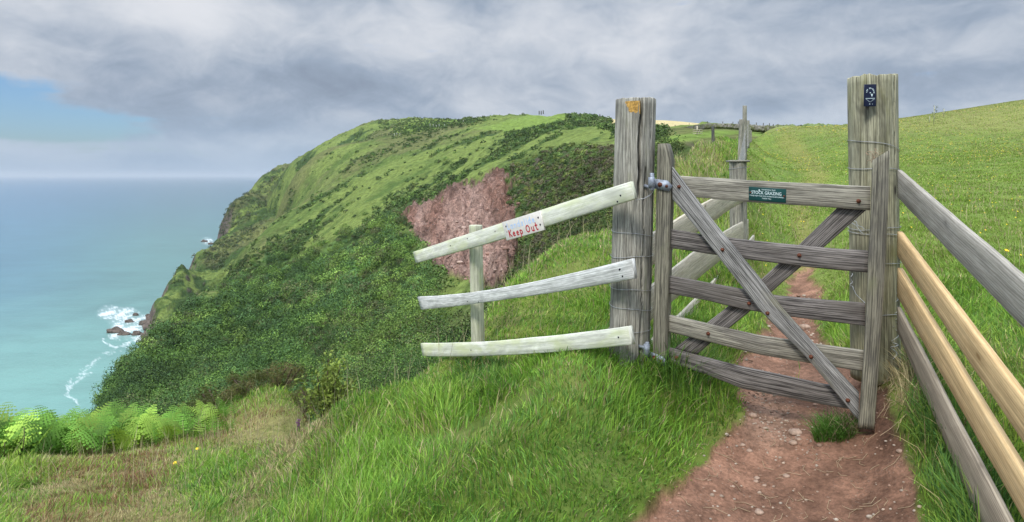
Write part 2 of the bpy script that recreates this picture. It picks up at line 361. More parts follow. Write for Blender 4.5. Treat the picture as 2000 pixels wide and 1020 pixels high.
h1 = t.m('ADD', t.m('ADD', t.noise(g, 16, 9, .7), t.m('MULTIPLY', t.noise(g, 60, 6, .7), .35)), t.m('MULTIPLY', pk, .25)); bp = t.node('ShaderNodeBump', i_Strength=1., i_Distance=.022, i_Height=h1); t.l.new(bp.outputs[0], b.inputs['Normal']); t.l.new(b.outputs[0], o.inputs[0]); M['ground'] = m
m, t, o = newmat('hillside_turf'); a = t.node('ShaderNodeAttribute', attribute_name='Col'); g = t.node('ShaderNodeTexCoord').outputs['Object']
n1 = t.noise(g, .35, 7, .68); n2 = t.noise(g, 1.5, 6, .7); k = t.ramp(n1, .28, .72, .62, 1.36); c = t.mix(1., a.outputs['Color'], t.comb(k, k, k), 'MULTIPLY')
vo = t.node('ShaderNodeTexVoronoi', feature='DISTANCE_TO_EDGE'); t.l.new(t.vmul(g, (.8, .8, 1.2)), vo.inputs['Vector']); vo.inputs['Scale'].default_value = .9
k2 = t.m('MULTIPLY', t.ramp(n2, .34, .66, .68, 1.3), t.ramp(t.noise(g, .5, 8, .7, .6), .38, .5, .66, 1.08)); cr_ = t.mix(1., c, t.comb(k2, k2, k2), 'MULTIPLY')
cr_ = t.mix(t.ramp(t.noise(t.vmul(g, (1, 1, 1.6)), 1.2, 5, .7), .60, .68, 0, .6), cr_, G(.36, .27, .23)); c = t.mix(a.outputs['Alpha'], c, cr_)
b = t.node('ShaderNodeBsdfPrincipled', i_Roughness=.95); b.inputs['Specular IOR Level'].default_value = .05; t.l.new(c, b.inputs['Base Color'])
hh_ = t.m('ADD', t.noise(g, .55, 8, .7), t.m('MULTIPLY', a.outputs['Alpha'], t.m('MULTIPLY', t.noise(g, .8, 8, .8), 2.2))); bp = t.node('ShaderNodeBump', i_Strength=1., i_Distance=.8, i_Height=hh_); t.l.new(bp.outputs[0], b.inputs['Normal']); t.l.new(b.outputs[0], o.inputs[0]); M['hill'] = m
M['leaf'] = colmat('leaf_green', .6, .28, 0)
M['scrub'] = colmat('scrub_leaf', .7, .10, 0)
M['blade'] = colmat('grass_blade', .55, .32, 0)
M['grav'] = colmat('gravel_stone', .85, 0, 60, .2)
M['petal'] = simple('yellow_petal', G(.80, .55, .02), .6)
M['bark'] = simple('twig_bark', G(.12, .09, .06), .9, 0, 20, .3)
M['shipw'] = simple('white_ship_paint', G(.85, .85, .85), .5)
# ------------------------------------------------------------------ near ground
NC = []
def nc(px, *rows):
    for d, v, k in rows: NC.append((px, d, v if k == 'z' else (HZ-v)/F*d))
def y_(py, d): return (d, py, 'y')
def z_(z, d): return (d, z, 'z')
for px, a in ((-400, (-1.5, -1.75)), (250, (-1.5, -1.65)), (700, (-1.5, -1.5)), (1100, (-1.5, -1.42)), (1500, (-1.5, -1.40)), (1900, (-1.5, -1.35)), (2500, (-1.45, -1.2))):
    nc(px, z_(a[0], .4), z_(a[1], 1.2))
nc(1500, y_(1020, 2.3), y_(900, 2.75), y_(800, 3.15), y_(720, 3.7), y_(650, 4.5), y_(590, 5.6), y_(540, 7), y_(480, 9.5), y_(430, 13), y_(380, 20), y_(340, 30), y_(305, 42), y_(283, 62), y_(272, 90), y_(266, 120))
nc(1600, y_(1000, 2.35), y_(880, 2.75))
nc(1750, y_(1000, 2.2), y_(760, 2.9), y_(700, 3.25))
nc(1700, y_(860, 2.72), y_(600, 4.6))
nc(1850, y_(1000, 2.1), y_(650, 3.9)); nc(1990, y_(800, 2.7))
nc(2000, y_(600, 4.3), y_(500, 6.5), y_(420, 10), y_(350, 18), y_(300, 28), y_(250, 50), y_(196, 85), z_(11.0, 125))
nc(1800, y_(500, 6.5), y_(400, 12), y_(330, 25), y_(280, 45), y_(226, 85), z_(8.4, 125))
nc(1650, y_(500, 7.5), y_(400, 13), y_(330, 26), y_(280, 46), y_(246, 80), z_(6.2, 125))
nc(1560, y_(300, 50), y_(258, 88), z_(5.0, 125))
nc(1440, y_(560, 5), y_(480, 6.3), y_(420, 8), y_(360, 11), y_(318, 16), y_(288, 24), y_(268, 42), z_(1.5, 66), z_(0, 120))
nc(1395, y_(600, 4.6), y_(480, 6.3), y_(400, 8.5), y_(350, 11), y_(302, 18), y_(283, 26), z_(-1.5, 40), z_(-8, 66), z_(-14, 120))
nc(1340, y_(640, 4.2), y_(520, 5.8), y_(440, 7.5), y_(380, 9.5), y_(335, 13), y_(312, 16.5), z_(-1, 24), z_(-8, 40), z_(-16, 70))
nc(1290, y_(460, 6.5), y_(400, 8.2), y_(352, 11.5), z_(-2, 16), z_(-8, 28), z_(-18, 70))
nc(1230, y_(700, 3.4), y_(560, 5), y_(450, 7), z_(-1.8, 10), z_(-6, 16), z_(-14, 40))
nc(1330, y_(760, 3.2), y_(860, 2.8), y_(1000, 2.3))
nc(1190, y_(462, 7), z_(-2.5, 10))
nc(1100, y_(490, 7), z_(-3, 10), z_(-8, 16), y_(560, 5.2), y_(650, 4), y_(720, 3.3), y_(850, 2.75), y_(1000, 2.3), z_(-20, 45))
nc(1050, y_(524, 6.5), z_(-2.2, 8.5), z_(-8, 14))
nc(960, y_(610, 5.8), z_(-3.2, 8), z_(-8, 12), y_(690, 4.6), y_(740, 4.0), y_(850, 3), y_(1000, 2.35))
nc(850, y_(712, 4.9), z_(-3, 6.5), z_(-7, 10), y_(780, 4), y_(870, 3.3), y_(1000, 2.5), z_(-24, 45))
nc(700, y_(792, 4.8), z_(-3.6, 6.5), z_(-6.5, 10), y_(870, 3.7), y_(1010, 2.7))
nc(590, y_(852, 4.8), z_(-2.95, 6.2), y_(828, 8), y_(806, 9.8), z_(-8, 14), y_(950, 3.6), z_(-26, 45))
nc(450, y_(1000, 3.6), y_(930, 4.8), y_(880, 6.2), y_(842, 8), y_(812, 10), z_(-8, 14))
nc(250, y_(1010, 3.9), y_(940, 5.2), y_(897, 6.5), y_(880, 7.8), y_(862, 9.2), z_(-6.5, 12), z_(-12, 18), z_(-28, 45))
nc(0, y_(1010, 4.2), y_(950, 5.2), y_(925, 6), y_(902, 8), z_(-6, 12), z_(-12, 18), z_(-28, 45))
nc(-400, z_(-2.6, 4), z_(-4.2, 8), z_(-12, 18), z_(-28, 45))
nc(2500, z_(-.95, 3), z_(-.7, 6), z_(.5, 15), z_(5, 40), z_(16, 110))
for px in (-400, 250, 700, 1000, 1200): nc(px, z_(-50, 120))
NC = np.array(NC); near_t = TPS(np.stack([NC[:, 0]/420, np.log(NC[:, 1])*1.25], -1), NC[:, 2], 1e-4)
PATH = [(1180, 1120), (1265, 1000), (1340, 935), (1400, 868), (1455, 815), (1446, 760), (1436, 715), (1472, 668), (1508, 622), (1540, 565), (1560, 524), (1580, 526), (1604, 570), (1590, 625),
        (1625, 680), (1700, 735), (1742, 775), (1765, 860), (1790, 940), (1805, 1030), (1830, 1120), (1900, 1700), (1000, 1700)]
def near_raw(px, d): return near_t(np.stack([px/420, np.log(d)*1.25], -1))
def near_h(px, d):
    z = near_raw(px, d); x = (px-1000)/F*d; py = HZ-z/d*F
    pm = ss(sdf(px, py, PATH)+(fbm(x*5, d*5, o=4, s=2, g=.6)-.5)*46, -7, 7)      # 1 on the bare path
    hum = (fbm(x*1.7, d*1.7, o=3, s=3)-.5)*.16*np.clip(d/4, .5, 3)
    hum = hum*(1-pm)*np.where(px > 1430, .22, 1)*(1-.9*ss(d, 12, 40))*(1-.6*ss(d, 5, 7)*(px < 1250))
    tex = (fbm(x*9, d*9, o=3, s=5)-.5)*.03*(1-pm)+(fbm(x*6, d*6, o=5, s=8, g=.6)-.5)*.05*pm-.02*pm*ss(pm, .3, 1)
    return z+hum+tex*ss(d, .3, 1)*(1-ss(d, 10, 30)), pm
def near_colour(px, py, x, d, pm):
    n1 = fbm(x*.9, d*.9, o=4, s=21); n2 = fbm(x*5, d*5, o=4, s=22); n3 = fbm(x*.25+9, d*.25, o=3, s=23)
    g = np.stack([.07+.06*n1+.03*n3, .125+.08*n1, .02+.015*n2], -1)
    dry = np.array([.26, .21, .09]); earth = np.array([.25, .135, .088]); dk = np.array([.05, .045, .02])
    dm = ss(n1*.5+n3*.6+n2*.25, .62, .85)*.5
    brown = ss(sdf(px, py, [(40, 1000), (130, 900), (260, 870), (420, 880), (560, 860), (600, 800), (420, 790), (330, 820), (330, 950), (420, 1040), (100, 1100)]), -50, 40)
    dm = np.maximum(dm, brown*(.45+.7*n2))
    back = ss(d, 6, 14)*ss(px, 1435, 1400)*ss(px, 1230, 1280); dm = np.maximum(dm, back*(.2+.9*n2*n1*1.6))
    c = g*(1-dm[:, None])+dry*dm[:, None]
    field = ss(px, 1450, 1500)*ss(d, 4.5, 8); fc = np.stack([.105+.08*n1, .165+.08*n1, .03+.02*n2], -1)*(.7+.6*fbm(x*2, d*.8, o=4, s=27)[:, None])
    trk = ss(35-pdist(px, py, [(1570, 520), (1575, 470), (1560, 400), (1600, 340), (1560, 300), (1540, 280)], False), 0, 30)*.5
    fc = fc*(1-trk[:, None])+np.array([.24, .20, .06])*trk[:, None]
    top = ss(py, 275, 240)*.5; fc = fc*(1-top[:, None])+np.array([.28, .25, .09])*top[:, None]
    c = c*(1-field[:, None])+fc*field[:, None]
    n6 = fbm(x*16, d*16, o=4, s=29)[:, None]; e = earth*(.55+.55*n2[:, None]*np.array([1, 1.02, 1.05])+.5*(n1[:, None]-.5)+.45*n6)
    damp = ss(75-np.hypot((px-1745)*1.2, (py-850)*.6), 0, 60)*.5*n1*1.6; e = e*(1-damp.clip(0, .6)[:, None]); dry_ = ss(90-np.hypot((px-1500), (py-820)*1.0), 0, 70)[:, None]*.35; e = e*(1-dry_)+np.array([.36, .25, .18])*dry_
    c = c*(1-pm[:, None])+e*pm[:, None]
    return np.hstack([np.clip(c, 0, 1), pm[:, None]])
pxs = np.concatenate([np.linspace(-700, -110, 60), np.arange(-100, 2105, 4.5), np.linspace(2115, 2800, 60)])
ds = np.exp(np.linspace(math.log(.3), math.log(122), 620)); PX, D = np.meshgrid(pxs, ds, indexing='ij'); px, d = PX.ravel(), D.ravel()
z, pm = near_h(px, d); x = (px-1000)/F*d; py = HZ-z/d*F
colr = near_colour(px, py, x, d, pm); a, b = PX.shape
i, j = np.meshgrid(np.arange(a-1), np.arange(b-1), indexing='ij'); Q = np.stack([i*b+j, (i+1)*b+j, (i+1)*b+j+1, i*b+j+1], -1).reshape(-1, 4)
tag(mk('ground', np.stack([x, d, z], -1), Q, M['ground'], col=colr, smooth=True), kind='structure', label='grassy clifftop ground with bare red earth path')

# ------------------------------------------------------------------ headland
HT = {200: [(50, 1150), (120, 905), (190, 786), (230, 900), (300, 1150)], 234: [(45, 1120), (120, 872), (200, 724), (250, 860), (320, 1050)],
 302: [(50, 1080), (120, 845), (180, 742), (245, 650), (300, 760), (400, 900)], 380: [(50, 1040), (100, 860), (150, 775), (220, 670), (300, 586), (370, 690), (480, 760)],
 454: [(50, 1000), (90, 855), (140, 760), (220, 640), (300, 570), (400, 518), (480, 600), (600, 650)], 523: [(50, 980), (90, 850), (150, 730), (250, 590), (350, 510), (480, 449), (600, 510), (750, 550)],
 550: [(500, 430), (650, 390), (900, 362), (1250, 347), (1500, 375)], 600: [(50, 980), (80, 850), (130, 740), (200, 620), (300, 510), (400, 440), (550, 380), (750, 340), (1150, 313), (1400, 345)],
 660: [(800, 300), (1100, 274), (1350, 300)],
 720: [(50, 960), (80, 830), (120, 740), (180, 620), (260, 500), (350, 405), (500, 325), (700, 275), (1000, 241), (1300, 262)],
 870: [(50, 900), (80, 760), (110, 670), (160, 560), (220, 450), (300, 370), (400, 310), (550, 265), (750, 240), (900, 234), (1200, 250)],
 1000: [(50, 860), (75, 720), (110, 600), (160, 490), (210, 400), (270, 330), (360, 280), (480, 248), (650, 226), (900, 240)],
 1130: [(45, 760), (70, 600), (100, 500), (150, 400), (190, 320), (240, 285), (320, 255), (450, 224), (600, 238)],
 1200: [(45, 650), (70, 520), (100, 430), (140, 350), (170, 300), (220, 275), (300, 250), (420, 236), (600, 250)],
 1290: [(45, 480), (65, 400), (85, 330), (100, 285), (130, 268), (170, 257), (250, 245), (400, 235), (600, 250)],
 1380: [(50, 380), (75, 320), (95, 275), (120, 262), (180, 254), (300, 248), (450, 245), (600, 258)],
 1480: [(60, 320), (90, 282), (110, 265), (130, 258), (300, 254), (600, 262)], 1600: [(80, 310), (110, 270), (300, 264), (600, 275)], 1800: [(110, 300), (300, 290), (600, 300)]}
ST = {265: [(450, 800), (550, 750), (650, 720)], 288: [(450, 720), (515, 655), (560, 640), (600, 660)], 300: [(450, 700), (500, 640), (540, 592), (580, 625), (650, 700)],
 322: [(450, 680), (520, 610), (600, 561), (640, 640), (700, 680)], 342: [(480, 640), (560, 575), (640, 539), (690, 610), (800, 650)], 380: [(500, 620), (620, 550), (740, 500), (800, 570), (900, 600)],
 413: [(560, 600), (700, 520), (840, 487), (900, 540), (1000, 560)], 430: [(560, 590), (700, 510), (850, 470), (960, 440), (1030, 520)], 464: [(600, 560), (800, 460), (1050, 409), (1180, 500)],
 494: [(650, 520), (850, 430), (1150, 379), (1250, 450)], 523: [(700, 480), (1000, 390), (1300, 363), (1400, 430)], 560: [(750, 450), (1000, 380), (1350, 346), (1500, 400)], 620: [(800, 420), (1100, 370), (1400, 350)]}
def mkt(T):
    p = [(k/330, math.log(d)*1.6) for k in T for d, _ in T[k]]; v = [y for k in T for _, y in T[k]]; return TPS(p, v, 1e-4)
ht, st_ = mkt(HT), mkt(ST)
SLIDE = [(765, 430), (800, 405), (845, 388), (870, 372), (900, 362), (925, 362), (950, 345), (970, 333), (992, 345), (998, 380), (1006, 420), (1005, 470), (1003, 520), (985, 552), (955, 560), (915, 552), (880, 540), (850, 515), (830, 490), (815, 470), (800, 445)]
DARK = [(150, 900), (200, 780), (230, 725), (300, 655), (380, 610), (450, 580), (520, 530), (600, 480), (680, 460), (760, 430), (800, 480), (840, 560), (860, 620), (880, 700), (820, 900)]
RAV = [(990, 330), (1090, 288), (1130, 285), (1200, 285), (1290, 268), (1330, 268), (1420, 262), (1400, 300), (1300, 420), (1200, 520), (1000, 640), (960, 560), (1005, 540), (1008, 420)]
WHEAT = [(1195, 200), (1195, 244), (1290, 248), (1350, 246), (1378, 240), (1378, 200)]
def hill_uv(px, d): return np.stack([px/330, np.log(d)*1.6], -1)
def hill_raw(px, d, spur=False):
    return (st_ if spur else ht)(hill_uv(px, d))
def hmasks(px, py, x, d, spur):
    nb = fbm(x*.03, d*.02, o=4, s=31); j = (nb-.5)*50
    sl = ss(sdf(px+(fbm(px*.09, py*.09, o=4, s=41, g=.65)-.5)*34, py+(fbm(px*.09, py*.09, o=4, s=40, g=.65)-.5)*44, SLIDE), -1, 2) if not spur else px*0
    dk = ss(sdf(px, py, DARK)+j*1.8+(fbm(px*.03, py*.03, o=4, s=43)-.5)*50, -16, 12) if not spur else px*0
    rv = ss(sdf(px, py, RAV)+j*.5, -8, 10) if not spur else px*0
    wt = ss(sdf(px, py, WHEAT), -1, 1)*(d > 150) if not spur else px*0
    return sl, dk, rv, wt
def hill_h(px, d, spur=False):
    py = hill_raw(px, d, spur); z = (HZ-py)/F*d; x = (px-1000)/F*d
    sl, dk, rv, wt = hmasks(px, py, x, d, spur)
    f = (fbm(x*.022, d*.014, o=5, s=50, g=.55)-.5)
    z = z+f*d*(.022+.02*rv+.022*dk)*(1-wt)*(.35+.65*ss(py, 235, 330))*(.35 if spur else 1)*(.35+.65*ss(px, 480, 720)+.5*dk)
    z = z+(fbm(x*.05, d*.035, o=4, s=52, g=.6)-.5)*d*.012*(1-wt)*(1-sl)
    if spur: z = z-np.abs(fbm(x*.05, d*.012, z*.02, o=4, s=53)-.5)*15+(fbm(x*.15, d*.06, o=4, s=54, g=.65)-.5)*7
    z = z+(fbm(x*.11, d*.09, o=4, s=55)-.5)*(1.2+3.5*dk+2.0*rv+1.2*sl)*(1-wt)*np.clip(d/300, .3, 1)
    z = z-sl*2.5*ss(d, 100, 200)
    # narrow erosion gullies in the slide
    z = z+sl*((np.abs(fbm(x*.12+z*.03, d*.03, o=3, s=60)-.5))*16+(fbm(x*.4, d*.22, o=4, s=64, g=.65)-.5)*8)
    py2 = HZ-z/d*F; return z, x, py2, (sl, dk, rv, wt)
def hill_colour(px, py, x, d, z, nz, m, spur):
    sl, dk, rv, wt = m
    A0 = x*.484+d*.799+z*.357; st1 = fbm(A0*.011, (x*.85-d*.5)*.045, (z*.93-x*.15-d*.32)*.06, o=5, s=61, g=.62); st2 = fbm(x*.20, d*.12, z*.2, o=4, s=62); st3 = fbm(x*.012, d*.009, o=4, s=63)
    A1 = x*.484+d*.799+z*.357; B1 = x*.85-d*.5-z*.03; C1 = -x*.15-d*.32+z*.93; lime = np.array([.150, .195, .050]); green = np.array([.072, .115, .028]); deep = np.array([.032, .055, .016]); olive = np.array([.15, .145, .06])
    k = ss(st1*.75+st2*.2+st3*.45, .60, .84)[:, None]
    c = lime*(1-k)+green*k
    k2 = ss(fbm(A1*.010+7, B1*.035, C1*.05, o=5, s=70, g=.6)+st2*.18, .58, .69)[:, None]*(1-ss(py, 250, 232))[:, None]; c = c*(1-k2)+deep*1.4*k2
    k3 = ss(st3+st2*.3, .62, .8)[:, None]*.6; c = c*(1-k3)+olive*k3
    dc = deep*1.1+green*.9*ss(st2, .45, .75)[:, None]; c = c*(1-dk[:, None])+dc*dk[:, None]
    rc = deep*1.3*(1-ss(st2, .5, .75)[:, None])+np.array([.12, .13, .03])*ss(st2, .5, .75)[:, None]
    rk = ss(fbm(x*.3, z*.12, d*.06, o=4, s=75), .60, .72)[:, None]; rc = rc*(1-rk)+np.array([.15, .12, .10])*rk
    c = c*(1-rv[:, None]*.9)+rc*rv[:, None]*.9
    tus = fbm(x*.6, d*.35, z*.6, o=4, s=84, g=.65)[:, None]; c = c*(.62+.76*tus)
    fresh = (ss(sdf(px, py, [(960, 245), (1040, 222), (1130, 224), (1100, 240), (1000, 258), (930, 252)]), -3, 3)+ss(sdf(px, py, [(770, 262), (800, 240), (890, 232), (900, 238), (850, 252), (800, 260)]), -3, 3)
             +ss(sdf(px, py, [(1290, 268), (1400, 254), (1560, 262), (1560, 275), (1440, 262), (1300, 280)]), -3, 3))
    fresh = np.clip(fresh, 0, 1)[:, None] if not spur else 0*wt[:, None]
    c = c*(1-fresh)+np.array([.16, .23, .05])*(.85+.3*st2[:, None])*fresh
    # bare cliff rock where the ground is steep near the sea
    steep = ss(nz, .62, .40)*ss(z, -60 if spur else -75, -100) if not spur else ss(nz+(st2-.5)*.3, .60, .42)
    rockc = np.array([.12, .10, .085])*(.5+st2[:, None])+np.array([.03, .02, .015]); s_ = steep[:, None]; c = c*(1-s_)+rockc*s_
    n5 = fbm(x*.35, z*.5, d*.3, o=5, s=80, g=.62)[:, None]; n7 = fbm(x*.10+z*.05, z*.06, o=3, s=88)[:, None]; n7 = ss(n7, .35, .65); ch_ = ss(np.abs(fbm(x*.14+z*.05, d*.02, o=3, s=87)-.5), .0, .05)[:, None]; red = (np.array([.31, .175, .13])*(1-n7)+np.array([.46, .30, .24])*n7)*(.55+n5*.85)*(.62+.38*ch_)*(.6+.4*ss(sdf(px, py, SLIDE), 0, 14)[:, None]); pale = ss(fbm(x*.7, z*.9, d*.2, o=3, s=81), .62, .75)[:, None]
    red = red*(1-pale*.5)+np.array([.42, .30, .25])*pale*.5; gs = ss(fbm(x*.09, z*.09, o=3, s=82), .68, .75)[:, None]*.8; red = red*(1-gs)+green*gs
    c = c*(1-sl[:, None])+red*sl[:, None]
    c = c*(1-wt[:, None])+np.array([.52, .43, .22])*wt[:, None]
    return np.hstack([np.clip(c, 0, 1), np.clip(sl+s_[:, 0]+rk[:, 0]*rv, 0, 1)[:, None]])
def hill_mesh(name, pxs, ds, spur, label):
    PX, D = np.meshgrid(pxs, ds, indexing='ij'); px, d = PX.ravel(), D.ravel(); z, x, py, m = hill_h(px, d, spur)
    Vg = np.stack([x, d, z], -1).reshape(PX.shape+(3,)); n = np.cross(np.gradient(Vg, axis=0), np.gradient(Vg, axis=1)); n /= np.linalg.norm(n, axis=-1)[..., None]+1e-9
    c = hill_colour(px, py, x, d, z, np.abs(n[..., 2]).ravel(), m, spur)
    a, b = PX.shape; i, j = np.meshgrid(np.arange(a-1), np.arange(b-1), indexing='ij'); Q = np.stack([i*b+j, (i+1)*b+j, (i+1)*b+j+1, i*b+j+1], -1).reshape(-1, 4)
    o = mk(name, Vg.reshape(-1, 3), Q, M['hill'], col=c, smooth=True); tag(o, kind='structure', label=label); return o
hill_mesh('headland', np.arange(120, 1960, 3.0), np.exp(np.linspace(math.log(45), math.log(1600), 560)), False, 'steep green headland with a red landslide scar')
hill_mesh('sea_cliff', np.arange(255, 640, 2.0), np.exp(np.linspace(math.log(420), math.log(1650), 300)), True, 'grassy sea cliff running down to the rocks')

# ------------------------------------------------------------------ sea
SEA = -130.
gx = np.concatenate([np.linspace(-3500, -60, 60), np.arange(-50, 640, 2.2), np.linspace(660, 4500, 60)])
gy = np.concatenate([HZ+np.array([1.2, 1.6, 2.2, 3, 4, 5.5, 7, 9, 12, 15, 19, 24, 30, 37, 45, 54, 64, 76, 88, 100, 112]), np.arange(460, 850, 2.0), np.array([870, 900, 960, 1050, 1200, 1500])])
PX, PY = np.meshgrid(gx, gy, indexing='ij'); px, py = PX.ravel(), PY.ravel(); d = -SEA*F/(py-HZ); x = (px-1000)/F*d
n1 = fbm(x*.02, d*.008, o=4, s=90); n2 = fbm(x*.12, d*.06, o=5, s=91, g=.6); n3 = fbm(x*.35, d*.2, o=4, s=92); n4 = fbm(x*1.1, d*.7, o=4, s=93, g=.6)
t = ss(py, 345, 500)[:, None]; t2 = ss(py+(n1-.5)*60, 480, 760)[:, None]
c = np.array([.045, .115, .155])*(1-t)+np.array([.08, .19, .178])*t; c = c*(1-t2)+np.array([.135, .28, .245])*t2
lf = ss(px+(py-343)*.5, 420, 60)[:, None]*(1-t2)*.5; c = c*(1-lf)+np.array([.06, .15, .27])*lf
c *= (.92+.16*n1[:, None])
FO = [(215, 612, 30), (245, 622, 42), (275, 632, 36), (255, 645, 36), (300, 625, 26), (225, 655, 18), (405, 472, 16), (290, 650, 22), (330, 590, 10), (235, 640, 25), (395, 500, 8), (270, 655, 25)]
fo = np.zeros_like(px)
for fx, fy, fr in FO: fo = np.maximum(fo, 1-np.hypot((px-fx), (py-fy)*1.7)/fr)
fm = ss(fo+(n2-.5)*2.4+(n3-.5)*1.8+(n4-.5)*1.6, .42, 1.15)*ss(fo, .0, .25)*.75+.16*ss(fo, .0, .5)
def streak(poly, wd, a):
    return a*ss(wd-pdist(px+(n2-.5)*26+(n3-.5)*12, py+(n3-.5)*10, poly, False), 0, wd*1.2)*ss(n4+.25*(n3-.5), .3, .52)
fm = np.maximum(fm, streak([(208, 664), (216, 676), (226, 679), (240, 675), (252, 672), (266, 665)], 3.2, .95)); fm = np.maximum(fm, streak([(216, 660), (232, 663)], 2.2, .8))
fm = np.maximum(fm, streak([(196, 700), (160, 735), (130, 765), (150, 790)], 3.5, .6)); fm = np.maximum(fm, streak([(150, 790), (128, 770), (140, 740)], 2.0, .6)); fm = np.maximum(fm, streak([(185, 708), (160, 722)], 2.5, .55))
fm = np.maximum(fm, streak([(205, 692), (232, 686)], 2.0, .5)); fm = np.maximum(fm, streak([(245, 676), (262, 686), (255, 700)], 1.6, .5))
cf = np.array([.72, .78, .78])
c = c*(1-fm[:, None])+cf*fm[:, None]
m, t_, o_ = newmat('sea_water'); a_ = t_.node('ShaderNodeAttribute', attribute_name='Col'); b_ = t_.node('ShaderNodeBsdfPrincipled', i_Roughness=.30); b_.inputs['Specular IOR Level'].default_value = .35
g_ = t_.node('ShaderNodeTexCoord').outputs['Object']; nb_ = t_.noise(t_.vmul(g_, (.5, .9, 1)), .22, 8, .65)
bp_ = t_.node('ShaderNodeBump', i_Strength=.7, i_Distance=.6, i_Height=nb_); t_.l.new(bp_.outputs[0], b_.inputs['Normal'])
k_ = t_.ramp(t_.noise(t_.vmul(g_, (.4, 1.2, 1)), .035, 9, .7), .35, .65, .92, 1.08); t_.l.new(t_.mix(1., a_.outputs['Color'], t_.comb(k_, k_, k_), 'MULTIPLY'), b_.inputs['Base Color']); t_.l.new(b_.outputs[0], o_.inputs[0])
a, b = PX.shape; i, j = np.meshgrid(np.arange(a-1), np.arange(b-1), indexing='ij'); Q = np.stack([i*b+j, i*b+j+1, (i+1)*b+j+1, (i+1)*b+j], -1).reshape(-1, 4)
tag(mk('sea', np.stack([x, d, np.full_like(x, SEA)], -1), Q, m, col=c, smooth=True), kind='structure', label='turquoise sea with foam round the rocks')
for k, (rx, ry, rw, rh, lab) in enumerate(((226, 645, 30, 10, 'largest long flat brown rock, left end of the group in the foam'), (243, 651, 22, 7, 'low slanting rock between the long flat rock and the shore'),
        (268, 651, 18, 8, 'small wedge-shaped rock in the middle of the near row in the surf'), (288, 656, 22, 14, 'dark angular boulder nearest the cliff foot at the front of the surf'),
        (252, 627, 16, 6, 'small oval rock in the foam behind the long flat rock'), (265, 614, 10, 6, 'smallest rock, farthest out at the back of the surf'),
        (289, 617, 9, 6, 'small rock touching the foot of the dark cliff'), (276, 629, 8, 6, 'little pointed rock just off the broken ledge'), (283, 631, 18, 9, 'jagged broken ledge joined to the cliff foot'),
        (399, 471, 12, 4, 'distant low rock in foam off the farther point'), (412, 476, 10, 4, 'distant dark rock beside the farther point'))):
    dd = -SEA*F/(ry+rh*.4-HZ); p = P(rx, ry+rh*.4, dd); p[2] = SEA; r = rw/F*dd/2*1.15
    V, fs = lump(p, 1, 11+k*3.3, 26, 16, (r, r*.55, rh/F*dd*.95), .5, 1.9); o = mk('sea_rock', V, fs, M['rock'], origin=p); tag(o, lab, 'rock', 'rocks in the sea below the cliff')
# rubble ledge at the cliff foot
for k in range(7):
    rx, ry = [(296, 640), (303, 645), (299, 628), (293, 633), (309, 640), (303, 618), (299, 652)][k]; dd = -SEA*F/(ry+3-HZ); p = P(rx, ry, dd); p[2] = SEA+1
    V, fs = lump(p, 1, 50+k, 22, 14, (5.5, 6, 5.5+(k % 3)), .6, 2.2)
    tag(mk('cliff_boulder', V, fs, M['rock'], origin=p), 'dark boulder in the pile fallen at the foot of the sea cliff', 'boulder', 'dark boulders heaped at the cliff foot')
# ship on the horizon
p = P(101, HZ+5.5, 28000); p[2] = SEA; s_ = thing('ship', p, 'tiny white ship on the sea horizon', 'ship')
L = 120.; hv = []
for u in np.linspace(-1, 1, 9):
    hw = 9*(1-abs(u)**4*.8); xx = p[0]+u*L*(1.0 if u < 0 else 1.03); hv.append([[xx, p[1]-hw*.6, p[2]-2], [xx, p[1]-hw, p[2]+14+u*u*3], [xx, p[1]+hw, p[2]+14+u*u*3], [xx, p[1]+hw*.6, p[2]-2]])
loft('hull', hv, M['shipw'], s_)
for nm, cx, hx, z0, z1 in (('superstructure', -10, 88, 13, 46), ('bridge', 60, 14, 46, 58), ('funnel', -60, 9, 46, 62)):
    V, q = boxpts((p[0]+cx, p[1], p[2]+(z0+z1)/2), (hx, 0, 0), (0, 8, 0), (0, 0, (z1-z0)/2)); mk(nm, V, q, M['shipw'], s_)

